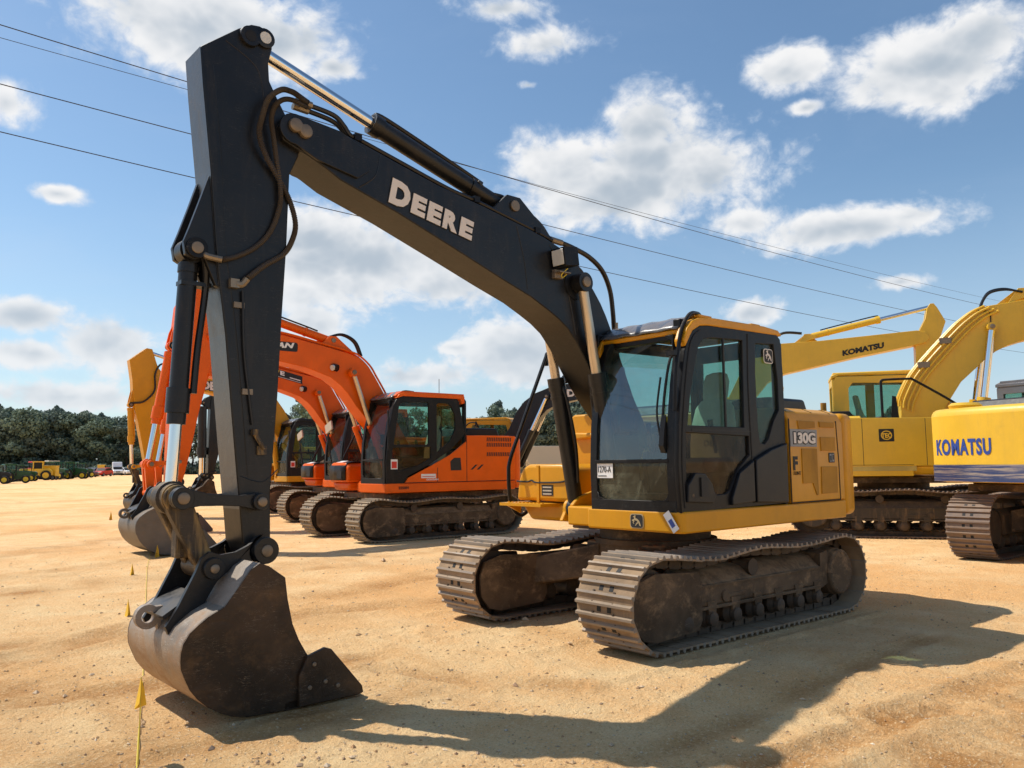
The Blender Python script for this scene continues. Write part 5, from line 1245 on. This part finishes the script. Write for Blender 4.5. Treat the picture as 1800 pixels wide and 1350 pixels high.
# ------------------------------------------------------------------ far vehicles
def wheel(r, x, y, rad_, w, rimm, nm='wheel'):
    o = MB().m('tyre').lathe([(-w/2, rad_*.62), (-w/2, rad_*.92), (-w*.3, rad_), (w*.3, rad_), (w/2, rad_*.92), (w/2, rad_*.62)], (x, y, rad_), (0, 1, 0), 18).build(nm, r)
    MB().m(rimm).lathe([(-w*.53, rad_*.15), (-w*.53, rad_*.60), (w*.53, rad_*.60), (w*.53, rad_*.15)], (x, y, rad_), (0, 1, 0), 14).build('rim', o)
def tractor(x, y, head, label, col='green', rim='wheelyel', s=1.0, cab=True, group='tractors and machines at the tree line'):
    r = empty('tractor', (x, y, 0), R(head), label=label, cat='tractor', group=None); s *= .78; r.scale = (s, s, s)
    b = MB().m(col)
    b.prism([(-.2, .75), (1.55, .75), (1.65, .9), (1.62, 1.25), (1.45, 1.38), (.3, 1.5), (-.2, 1.5)], -.3, .3); b.prism([(-1.0, .5), (1.4, .5), (1.4, .76), (-1.0, .95)], -.22, .22)
    for sy in (-1, 1):
        b.prism(arc(-.75, .72, .80, 10, 150, 8)+arc(-.75, .72, .74, 150, 10, 8), *sorted((sy*.45, sy*.85)))
    b.m('dark').box(1.62, 1.67, -.25, .25, .85, 1.2); b.build('body', r, bevel=.04)
    if cab:
        b = MB().m('ink')
        for px, py in ((-1.0, .62), (-1.0, -.62), (.1, .62), (.1, -.62)): b.box(px-.04, px+.04, py-.04, py+.04, .95, 2.2)
        b.box(-1.05, .15, -.66, .66, .9, 1.15); b.m(col).prism([(-1.15, 2.2), (.25, 2.2), (.2, 2.34), (-1.1, 2.36)], -.72, .72)
        co = b.build('cab', r, bevel=.02); MB().m('glass').box(-.97, .07, -.6, .6, 1.15, 2.2).build('window', co)
    else:
        b = MB().m('ink').box(-1.0, -.55, -.25, .25, .95, 1.25); b.box(-1.05, -.95, -.25, .25, 1.2, 1.6); b.tube([(-.9, .5, .9), (-.9, .5, 2.0), (-.9, -.5, 2.0), (-.9, -.5, .9)], .04, 6, False); b.build('seat', r)
    for sy in (-.65, .65): wheel(r, -.75, sy, .72, .38, rim); wheel(r, 1.15, sy*.95, .48, .28, rim)
    MB().m('ink').cyl((.9, .0, 1.4), (.9, 0, 2.0), .05, seg=8).build('exhaust', r)
    return r
def at(px, py, dist):   # ground point seen under a picture column, at a chosen distance
    dx = (px-900)/1432.4; a = YAW-math.atan(dx); dd = dist/math.cos(math.atan(dx)); return CAMP.x+math.cos(a)*dd, CAMP.y+math.sin(a)*dd
x, y = at(30, 0, 88); tractor(x, y, 168, 'green tractor with yellow wheels at the left edge, side on before the trees', s=1.12)
x, y = at(-6, 0, 84); tractor(x, y, 160, 'dark tractor cut by the left edge of the picture', 'ink', s=1.1)
x, y = at(46, 0, 100); tractor(x, y, 150, 'green tractor half hidden behind the leftmost yellow wheeled tractor', s=1.1)
x, y = at(134, 0, 118); tractor(x, y, 150, 'green tractor between the dark car and the green harvester', s=1.35)
x, y = at(104, 0, 114); tractor(x, y, 120, 'long green tractor with pale canopy, right of the yellow cab skidder', s=1.35)
x, y = at(82, 0, 122); tractor(x, y, 160, 'green roofed tractor behind the yellow cab skidder', s=1.4)
for px_, d_, hd_, s_0, lb_, cl_ in ((12, 96, 10, 1.15, 'green tractor behind the leftmost yellow wheeled tractors', 'green'), (116, 120, 40, 1.3, 'green tractor seen head on between two side on green tractors', 'green'), (147, 132, 200, 1.3, 'small dark green tractor just left of the maroon car', 'green'),
        (100, 126, 190, 1.5, 'pale roofed tractor standing tall behind the orange boxy wagon', 'beige'), (60, 116, 20, 1.4, 'red tractor peeping out behind the yellow log skidder', 'maroon0')):
    x, y = at(px_, 0, d_); tractor(x, y, hd_, lb_, 'red' if cl_ == 'maroon0' else cl_, s=s_0)
x, y = at(962, 0, 62); tractor(x, y, 20, 'small green open tractor in front of the beige trailer', 'green', s=.75, cab=False)
x, y = at(944, 0, 60); tractor(x, y, 100, 'small dark open tractor beside the beige trailer', 'ink', 'wheelyel', s=.7, cab=False)
x, y = at(66, 0, 108); r = empty('skidder', (x, y, 0), R(165), label='yellow log skidder with square cab between green tractors', cat='skidder'); r.scale = (.8, .8, .8)
b = MB().m('kyellow').box(-2.2, -.3, -.9, .9, .9, 1.9).prism([(-.3, .8), (2.4, .8), (2.4, 1.5), (1.9, 1.9), (-.3, 1.9)], -.7, .7); b.build('body', r, bevel=.05)
b = MB().m('kyellow')
for px in (-.35, 1.0):
    for py in (-.7, .7): b.box(px-.08, px+.08, py-.08, py+.08, 1.85, 3.0)
b.box(-.5, 1.15, -.8, .8, 2.95, 3.1); b.m('dark').box(-.27, .93, -.62, .62, 1.9, 2.9); b.build('cab', r)
for sx_ in (-1.5, 1.5):
    for sy in (-1.0, 1.0): wheel(r, sx_, sy, .8, .5, 'kyellow')
x, y = at(92, 0, 110); r = empty('forage_wagon', (x, y, 0), R(150), label='orange boxy wagon standing right of the yellow cab skidder', cat='wagon'); r.scale = (.8, .8, .8)
b = MB().m('kyellow').box(-1, 1, -.8, .8, .6, 2.3); b.box(-1.05, 1.05, -.85, .85, 2.3, 2.4); b.build('box', r, bevel=.03)
for sx_ in (-.6, .6):
    for sy in (-.8, .8): wheel(r, sx_, sy, .4, .25, 'grey')
MB().m('ink').cyl((1.0, 0, .5), (2.2, 0, .45), .06, seg=6).build('drawbar', r)
def car(x, y, head, label, col, s=1, nm='car'):
    r = empty(nm, (x, y, 0), R(head), label=label, cat='car'); r.scale = (s, s, s)
    MB().m(col).prism([(-2.2, .35), (2.15, .35), (2.2, .7), (1.9, .92), (1.0, 1.0), (.4, 1.52), (-1.2, 1.58), (-2.0, 1.1), (-2.2, .95)], -.86, .86).build('body', r, bevel=.1, seg=3)
    b = MB().m('dark').prism([(.92, 1.02), (.36, 1.47), (-1.15, 1.52), (-1.85, 1.1)], -.875, .875); b.prism([(1.0, 1.03), (.45, 1.5), (.42, 1.46), (.95, 1.0)], -.75, .75); b.build('window', r)
    for sx_ in (-1.35, 1.35):
        for sy in (-.78, .78): wheel(r, sx_, sy, .34, .22, 'grey')
    for sy in (-.6, .6): MB().m('lamp').box(2.15, 2.22, sy-.15, sy+.15, .68, .8).build('headlight', r)
M['silver'] = plain('silver_paint', (.35, .40, .46), .3, .3); M['maroon'] = plain('maroon_paint', (.16, .05, .04), .35)
x, y = at(162, 0, 150); car(x, y, 60, 'silver grey car with bluish windscreen right of the green tractors', 'silver')
x, y = at(153, 0, 140); car(x, y, 120, 'dull maroon car beside the silver car', 'maroon')
x, y = at(183, 0, 150); car(x, y, 50, 'low red vehicle left of the white lorry', 'red')
x, y = at(224, 0, 170); car(x, y, 100, 'small white car right of the white lorry', 'whitepaint')
x, y = at(466, 0, 130); car(x, y, 100, 'red vehicle far off behind the charcoal arm', 'red') if False else None
x, y = at(180, 0, 158); r = empty('loader', (x, y, 0), R(60), label='yellow cabbed loader behind the low red vehicle', cat='loader'); r.scale = (.8, .8, .8)
MB().m('kyellow').prism([(-1.5, .8), (1.5, .8), (1.5, 1.6), (.3, 1.8), (.3, 2.7), (-1.0, 2.7), (-1.0, 1.7), (-1.5, 1.6)], -.8, .8).build('body', r, bevel=.05)
for sx_ in (-1, 1):
    for sy in (-.9, .9): wheel(r, sx_, sy, .65, .4, 'kyellow')
MB().m('dark').box(-.8, .1, -.82, .82, 1.85, 2.5).build('window', r)
x, y = at(208, 0, 165); hd = math.degrees(math.atan2(CAMP.y-y, CAMP.x-x))
r = empty('lorry', (x, y, 0), R(hd+6), label='white lorry with tall roof fairing facing the camera before the trees', cat='lorry'); r.scale = (.78, .78, .68)
MB().m('whitepaint').prism([(-1.2, .7), (2.2, .55), (2.25, 1.3), (1.9, 1.6), (1.0, 1.75), (.55, 2.55), (-.2, 3.9), (-1.2, 4.0)], -1.15, 1.15).build('cab', r, bevel=.12, seg=3)
MB().m('dark').prism([(1.12, 1.78), (.66, 2.5), (.69, 2.52), (1.17, 1.78)], -1.0, 1.0).build('windscreen', r)
MB().m('grey').box(2.2, 2.29, -.5, .5, .8, 1.35).build('grille', r)
MB().m('ink').box(2.1, 2.3, -1.1, 1.1, .45, .68).build('bumper', r)
for sy in (-.9, .9): MB().m('lamp').box(2.2, 2.27, sy-.18, sy+.18, .85, 1.05).build('headlight', r); wheel(r, 1.4, sy*1.05, .5, .3, 'grey')
x, y = at(953, 0, 66); r = empty('trailer', (x, y, 0), R(150), label='beige hopper trailer behind the yellow toolbox, in front of distant trees', cat='trailer')
MB().m('beige').prism([(-1.5, 1.7), (-1.6, 2.9), (1.6, 2.9), (1.5, 1.7), (.9, 1.0), (-.9, 1.0)], -1.1, 1.1).build('hopper', r, bevel=.04)
b = MB().m('ink').box(-2.3, 2.6, -.5, .5, .75, .95)
for px in (-2.1, 2.1): b.box(px-.05, px+.05, -1.0, -.9, .8, 1.7); b.box(px-.05, px+.05, .9, 1.0, .8, 1.7)
b.build('chassis', r)
for sx_ in (-.5, .5):
    for sy in (-1.0, 1.0): wheel(r, sx_, sy, .45, .25, 'grey')
x, y = at(984, 0, 58); r = empty('mower_deck', (x, y, 0), R(30), label='low dark implement with thin raised bars beside the beige trailer', cat='implement')
b = MB().m('ink').box(-1.6, 1.6, -.5, .5, .3, .6); 
for k in range(7): b.cyl((-1.5+.5*k, 0, .55), (-1.5+.5*k, 0, 1.2+.15*(k % 2)), .04, seg=6)
b.box(-1.6, 1.6, -.04, .04, 1.1, 1.18); b.build('frame', r)
for sy in (-.6, .6): wheel(r, 0, sy, .35, .18, 'wheelyel')

# ------------------------------------------------------------------ trees
def leaf_mat(name, c0, c1, c2):
    m, nt, out = newmat(name)
    g = N(nt, 'ShaderNodeNewGeometry'); oi = N(nt, 'ShaderNodeObjectInfo'); tc = N(nt, 'ShaderNodeTexCoord')
    f = noisef(nt, tc.outputs['Object'], .8, 3)
    c = mixc(nt, g.outputs['Random Per Island'], c0, c1); c = mixc(nt, ramp(nt, f, .4, .65), c, c2)
    c = mixc(nt, math_(nt, 'MULTIPLY', oi.outputs['Random'], .55), c, (.05, .065, .04))
    c = mixc(nt, .30, c, (.27, .33, .36))  # distance haze mixed straight into the leaf colour
    b = N(nt, 'ShaderNodeBsdfPrincipled', Roughness=.75); nt.links.new(c, b.inputs[0]); b.inputs['Specular IOR Level'].default_value = .2
    t = N(nt, 'ShaderNodeBsdfTranslucent'); nt.links.new(c, t.inputs[0]); mx = N(nt, 'ShaderNodeMixShader'); mx.inputs[0].default_value = .22
    nt.links.new(b.outputs[0], mx.inputs[1]); nt.links.new(t.outputs[0], mx.inputs[2]); nt.links.new(mx.outputs[0], out.inputs[0]); return m
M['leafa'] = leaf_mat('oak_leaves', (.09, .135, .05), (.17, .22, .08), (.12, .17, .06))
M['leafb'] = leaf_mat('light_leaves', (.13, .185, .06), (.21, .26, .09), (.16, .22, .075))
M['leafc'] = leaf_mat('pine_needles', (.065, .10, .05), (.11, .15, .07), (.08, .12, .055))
M['bark'] = plain('bark', (.07, .055, .042), .9)
def crown_mesh(seed, H, W, kind, mat):
    g = np.random.default_rng(seed); vs = []; fs = []
    blobs = []
    if kind == 'pine':
        for i in range(12):
            z = H*(.52+.46*i/11); w_ = W*.5*(1.05-(i/11)*.75); a = g.uniform(0, 6.28); blobs.append((math.cos(a)*w_*.5, math.sin(a)*w_*.5, z, w_*.62, H*.065))
        blobs.append((0, 0, H*.95, W*.16, H*.06))
    else:
        for i in range(24):
            z = H*g.uniform(.12, .92); env = W*.5*math.sin(math.pi*min(.98, max(.12, (z/H*.82+.12))))**.6
            a = g.uniform(0, 6.28); q = env*math.sqrt(g.uniform(.1, 1))*.8; rr = W*g.uniform(.13, .24); blobs.append((math.cos(a)*q, math.sin(a)*q, z, rr, rr*g.uniform(.6, .85)))
        blobs.append((g.uniform(-.5, .5), g.uniform(-.5, .5), H*.90, W*.17, W*.13))
    for (bx, by, bz, br, bh_) in blobs:
        n = int(190 if kind != 'pine' else 230)
        for k in range(n):
            d = g.normal(size=3); d /= np.linalg.norm(d); q = g.uniform(.72, 1.08)
            c = np.array((bx+d[0]*br*q, by+d[1]*br*q, bz+d[2]*bh_*q))
            if d[2] < -.5 and g.random() < .5: continue
            s = g.uniform(.14, .34)*(.8 if kind == 'pine' else 1); u = g.normal(size=3); u /= np.linalg.norm(u); w = np.cross(u, d); nw = np.linalg.norm(w)
            if nw < .05: continue
            w /= nw; b0 = len(vs)
            for (p, q2) in ((-1, -.6), (1, -.7), (.8, .7), (-.7, .8)): vs.append(tuple(c+u*s*p*.9+w*s*q2*.9))
            fs.append((b0, b0+1, b0+2, b0+3))
    me = bpy.data.meshes.new('crown'); me.from_pydata(vs, [], fs); me.materials.append(M[mat]); me.update(); return me
def trunk_mesh(seed, H, kind):
    g = random.Random(seed); b = MB().m('bark'); top = H*(.95 if kind == 'pine' else .75)
    pts = [(g.uniform(-.15, .15)*i, g.uniform(-.15, .15)*i, top*i/5) for i in range(6)]; pts[0] = (0, 0, -.2)
    for i in range(5): b.cyl(pts[i], pts[i+1], .26*(1-i/6)+.03, .26*(1-(i+1)/6)+.03, 8, False)
    for k in range(7):
        z = H*g.uniform(.25, .75); a = g.uniform(0, 6.28); L_ = g.uniform(1.2, 2.6); b.cyl((0, 0, z), (math.cos(a)*L_, math.sin(a)*L_, z+L_*.5), .09, .02, 6, False)
    o = b.build('trunk'); me = o.data; bpy.data.objects.remove(o); return me
kinds = [('oak_tree', 'oak', 12.5, 10, 'leafa', 'broad dark green tree in the far tree line'), ('oak_tree', 'oak', 11.5, 9, 'leafa', 'broad dark green tree in the far tree line'),
         ('oak_tree', 'oak', 10.5, 9.5, 'leafb', 'lighter green bushy tree in the far tree line'), ('oak_tree', 'oak', 13.5, 8.5, 'leafb', 'lighter green bushy tree in the far tree line'),
         ('pine_tree', 'pine', 16, 9, 'leafc', 'tall dark pine rising above the far tree line'), ('pine_tree', 'pine', 14.5, 8, 'leafc', 'tall dark pine rising above the far tree line')]
protos = [(nm, lb, crown_mesh(50+i, H, W_, kd, mt), trunk_mesh(80+i, H, kd)) for i, (nm, kd, H, W_, mt, lb) in enumerate(kinds)]
cnt = 0
gt = random.Random(11)
def plant(px, dist, k, s, zb=0):
    x, y = at(px, 0, dist); nm, lb, cm, tm = protos[k]
    r = empty(nm, (x, y, -.1+zb), gt.uniform(0, 6.28), label=lb, cat='tree', group={'broad': 'broad dark trees', 'light': 'light green trees', 'tall ': 'tall pines'}[lb[:5]]+' of the far tree line'); r.scale = (s*gt.uniform(.9, 1.1), s*gt.uniform(.9, 1.1), s)
    for nn_, me_ in (('crown', cm), ('trunk', tm)):
        o = bpy.data.objects.new(nn_, me_); COL.objects.link(o); o.parent = r
px = -40
while px < 1900:
    vis = px < 260 or 470 < px < 590 or 800 < px < 1080 or px > 1490
    dist = 178+8*math.sin(px*.01)
    for row in range(3 if vis else 1):
        if not vis and px > 300 and (int(px) % 2): pass
        k = gt.choice([0, 0, 1, 2, 3]) if row < 2 else gt.choice([0, 1, 4, 5, 4])
        s = gt.uniform(.85, 1.05)*(1.0 if row < 2 else 1.0)
        hk = float(np.interp(px, [-40, 0, 60, 140, 200, 240, 500, 560, 800, 860, 950, 1000, 1900], [1.25, 1.26, 1.18, 1.2, 1.08, 1.0, 1.26, 1.12, 1.26, 1.16, 1.06, 1.18, .85]))
        plant(px+gt.uniform(-8, 8), dist+row*11+gt.uniform(-3, 3), k, s*hk*(1+.05*row)*(.95 if k < 4 else .86))
    px += 27 if vis else 60
# the low scrub along the foot of the trees reads as one mass
g = np.random.default_rng(3); vs = []; fs = []
for i in range(22000):
    q = g.uniform(-60, 1900); x, y = at(q, 0, 172+g.uniform(-2, 3)); z = g.uniform(0, 1)**1.4*3.0*(0.6+.5*noise.noise((q*.03, 0, 0)))+.1; s = g.uniform(.15, .4)
    u = g.normal(size=3); u /= np.linalg.norm(u); w = np.cross(u, g.normal(size=3)); w /= np.linalg.norm(w); c = np.array((x, y, z)); b0 = len(vs)
    for a_, b_ in ((-1, -1), (1, -.8), (.9, 1), (-.8, .9)): vs.append(tuple(c+u*s*a_+w*s*b_))
    fs.append((b0, b0+1, b0+2, b0+3))
me = bpy.data.meshes.new('scrub'); me.from_pydata(vs, [], fs); me.materials.append(M['leafa']); me.update()
o = bpy.data.objects.new('scrub', me); COL.objects.link(o); tag(o, 'low scrub along the foot of the far tree line', 'scrub', kind='stuff')

# ------------------------------------------------------------------ power lines (run parallel to the row of tracks, far side)
def cable(zs, label, y=-20, r=.015):
    pts = []
    xs = np.linspace(60, -260, 90); co = np.polyfit([p[0] for p in zs], [p[1] for p in zs], 2)
    for x in xs: pts.append((x, y, float(np.polyval(co, max(-75, min(20, x)))) + (0 if -75 <= x <= 20 else 0)))
    o = MB().m('wire').tube(pts, r, 6, False).build('power_cable'); tag(o, label, 'power cable')
cable([(3.56, 13.77), (-1.54, 13.72), (-11.2, 13.55), (-24.1, 13.42), (-61.7, 13.87)], 'topmost power cable crossing the sky over all machines')
cable([(3.54, 13.41), (-1.6, 13.46), (-24.1, 13.62), (-61.8, 14.5)], 'thin second power cable just under the topmost one', r=.009)
cable([(3.49, 12.1), (-1.8, 12.02), (-24, 11.79), (-50.7, 11.93)], 'third power cable from the top, passing behind the lettered boom')
cable([(3.43, 10.75), (-1.9, 10.62), (-7, 10.5), (-24, 10.26), (-73, 10.72)], 'lowest power cable, passing behind the cab roof')

# ------------------------------------------------------------------ sun, sky, camera
sd = Vector((.36, -.617, 1)).normalized()
el = math.asin(sd.z)
L = bpy.data.lights.new('sun', 'SUN'); L.energy = 4.7; L.angle = R(.55); L.color = (1, .94, .84)
lo = bpy.data.objects.new('sun', L); COL.objects.link(lo); lo.rotation_euler = (-sd).to_track_quat('-Z', 'Y').to_euler(); lo.location = sd*50
W_ = bpy.data.worlds.new('World'); SC.world = W_; W_.use_nodes = True; nt = W_.node_tree; nt.nodes.clear()
sky = N(nt, 'ShaderNodeTexSky'); sky.sky_type = 'NISHITA'; sky.sun_disc = False; sky.sun_elevation = el; sky.sun_rotation = math.atan2(sd.x, sd.y); sky.air_density = 1.0; sky.dust_density = .6; sky.ozone_density = 1.2
wo = nt.nodes.new('ShaderNodeOutputWorld'); bg = N(nt, 'ShaderNodeBackground', Strength=SKY_STR)
hs = nt.nodes.new('ShaderNodeHueSaturation'); hs.inputs['Saturation'].default_value = SKY_SAT; nt.links.new(sky.outputs[0], hs.inputs['Color'])
tint = mixc(nt, 1.0, hs.outputs[0], SKY_TINT, 'MULTIPLY'); nt.links.new(tint, bg.inputs[0])
tc = N(nt, 'ShaderNodeTexCoord'); D = tc.outputs['Generated']
def vm(op, a, b=None, out=0):
    n = nt.nodes.new('ShaderNodeVectorMath'); n.operation = op
    for i, v in enumerate((a, b)):
        if v is None: continue
        if hasattr(v, 'is_linked'): nt.links.new(v, n.inputs[i])
        else: n.inputs[i].default_value = v
    return n.outputs[out]
D = vm('NORMALIZE', D)
# cumulus banks given by compass bearing / elevation (degrees) and angular half sizes
def bearing(px, py):
    dx, dy = (px-900)/1432.4, (675-py)/1432.4; cp, sp = math.cos(.0975), math.sin(.0975)
    f = Vector((math.cos(YAW)*cp, math.sin(YAW)*cp, sp)); r_ = Vector((math.sin(YAW), -math.cos(YAW), 0)); u = r_.cross(f)
    return (f+r_*dx+u*dy).normalized()
CL = CLOUDS
up = Vector((0, 0, 1))
def density(V):
    acc = None
    for (px, py, rx, ry, st) in CL:
        c = bearing(px, py); t1 = c.cross(up).normalized(); t2 = t1.cross(c).normalized()
        a = vm('DOT_PRODUCT', V, tuple(t1*(1432.4/rx)), 1); b_ = vm('DOT_PRODUCT', V, tuple(t2*(1432.4/ry)), 1)
        q = math_(nt, 'ADD', math_(nt, 'MULTIPLY', a, a), math_(nt, 'MULTIPLY', b_, b_)); q = math_(nt, 'SQRT', q)
        q = math_(nt, 'MULTIPLY_ADD', q, -1.0, 1.0+st)
        acc = q if acc is None else math_(nt, 'SMOOTH_MAX', acc, q, .25)
    front = vm('DOT_PRODUCT', V, tuple(bearing(900, 675)), 1)
    acc = math_(nt, 'SUBTRACT', acc, math_(nt, 'MULTIPLY', math_(nt, 'LESS_THAN', front, .1), 50))
    acc = math_(nt, 'MAXIMUM', acc, -3.0)
    g = noisef(nt, vm('MULTIPLY', V, (1, 1, 2.2)), 2.6, 2, .5)
    outm = ramp(nt, front, .72, .45)
    g = math_(nt, 'SUBTRACT', math_(nt, 'MULTIPLY_ADD', g, 4, -3.1), math_(nt, 'MULTIPLY', math_(nt, 'SUBTRACT', 1, outm), 3))
    return math_(nt, 'MAXIMUM', acc, g)
def detail(V):
    W2 = vm('MULTIPLY', V, (1, 1, 1.3))
    # warp the lookup so that edges curl
    wn = nt.nodes.new('ShaderNodeTexNoise'); wn.inputs['Scale'].default_value = 9; wn.inputs['Detail'].default_value = 3; nt.links.new(W2, wn.inputs['Vector'])
    W3 = vm('ADD', W2, vm('MULTIPLY', vm('SUBTRACT', wn.outputs['Color'], (.5, .5, .5)), (.05, .05, .05)))
    n0 = noisef(nt, W3, 5.5, 1, .5)
    vn = nt.nodes.new('ShaderNodeTexVoronoi'); vn.feature = 'F1'; vn.inputs['Scale'].default_value = 15; vn.inputs['Detail'].default_value = 2.0; vn.inputs['Roughness'].default_value = .55; vn.inputs['Lacunarity'].default_value = 2.2
    vn.normalize = True; nt.links.new(W3, vn.inputs['Vector']); n1 = math_(nt, 'SUBTRACT', .78, math_(nt, 'MULTIPLY', vn.outputs['Distance'], 1.0))
    s_ = math_(nt, 'MULTIPLY', math_(nt, 'SUBTRACT', n0, .5), 1.5)
    return math_(nt, 'ADD', s_, math_(nt, 'MULTIPLY', math_(nt, 'SUBTRACT', n1, .5), 1.9)), W3
base = density(D); det, W3_ = detail(D)
fine_ = math_(nt, 'MULTIPLY', math_(nt, 'SUBTRACT', noisef(nt, W3_, 60, 4, .6), .5), .95)
dens = math_(nt, 'ADD', math_(nt, 'ADD', base, det), fine_)
V2 = vm('ADD', D, tuple(Vector((sd.x*.5, sd.y*.5, .85)).normalized()*.022)); det2, _w = detail(V2)
alpha = ramp(nt, dens, -.25, .60)
wisp = ramp(nt, noisef(nt, vm('MULTIPLY', D, (1, 1, 3.2)), 3.4, 7, .60, .6), .42, .80)
sepd = N(nt, 'ShaderNodeSeparateXYZ'); nt.links.new(D, sepd.inputs[0])
low = ramp(nt, sepd.outputs[2], .34, .0)
haze = math_(nt, 'MULTIPLY', wisp, math_(nt, 'MULTIPLY_ADD', low, .50, .05))
haze = math_(nt, 'ADD', haze, math_(nt, 'MULTIPLY', low, .42), None, True)
calpha = math_(nt, 'MULTIPLY', alpha, .96)
lit = math_(nt, 'SUBTRACT', det, det2)
lit = math_(nt, 'ADD', lit, math_(nt, 'MULTIPLY', math_(nt, 'MAXIMUM', math_(nt, 'ADD', base, math_(nt, 'MULTIPLY', det, .6)), 0), -.85))
lit = ramp(nt, lit, -1.25, -.10)
cc_ = mixc(nt, lit, (.50, .575, .655), (1.05, 1.04, 1.03))
cc_ = mixc(nt, math_(nt, 'MULTIPLY', low, .42), cc_, (.76, .83, .91))
cc_ = mixc(nt, calpha, (.66, .78, .95), cc_)
alpha = math_(nt, 'MAXIMUM', calpha, haze)
bg2 = N(nt, 'ShaderNodeBackground', Strength=.92); nt.links.new(cc_, bg2.inputs[0])
ms = nt.nodes.new('ShaderNodeMixShader'); nt.links.new(alpha, ms.inputs[0]); nt.links.new(bg.outputs[0], ms.inputs[1]); nt.links.new(bg2.outputs[0], ms.inputs[2]); nt.links.new(ms.outputs[0], wo.inputs[0])
W_.cycles.sampling_method = 'MANUAL'; W_.cycles.sample_map_resolution = 1024

cam = bpy.data.cameras.new('camera'); co = bpy.data.objects.new('camera', cam); COL.objects.link(co); SC.camera = co
cam.sensor_width = 36; cam.lens = 1432.4/1800*36; cam.clip_end = 9000; cam.clip_start = .05
pitch, roll = .0975, -.0105
f = Vector((math.cos(pitch)*math.cos(YAW), math.cos(pitch)*math.sin(YAW), math.sin(pitch))); r_ = Vector((math.sin(YAW), -math.cos(YAW), 0)); u = r_.cross(f)
r2_ = r_*math.cos(roll)+u*math.sin(roll); u2 = -r_*math.sin(roll)+u*math.cos(roll)
co.matrix_world = Matrix(((r2_.x, u2.x, -f.x, CAMP.x), (r2_.y, u2.y, -f.y, CAMP.y), (r2_.z, u2.z, -f.z, CAMP.z), (0, 0, 0, 1)))
SC.view_settings.view_transform = 'Standard'; SC.view_settings.look = 'None'; SC.view_settings.exposure = 0; SC.view_settings.gamma = 1
SC.cycles.use_denoising = DENOISE; SC.cycles.max_bounces = 6; SC.cycles.transparent_max_bounces = 16; SC.cycles.caustics_reflective = False; SC.cycles.caustics_refractive = False; SC.cycles.sample_clamp_indirect = 6
SC.render.film_transparent = False
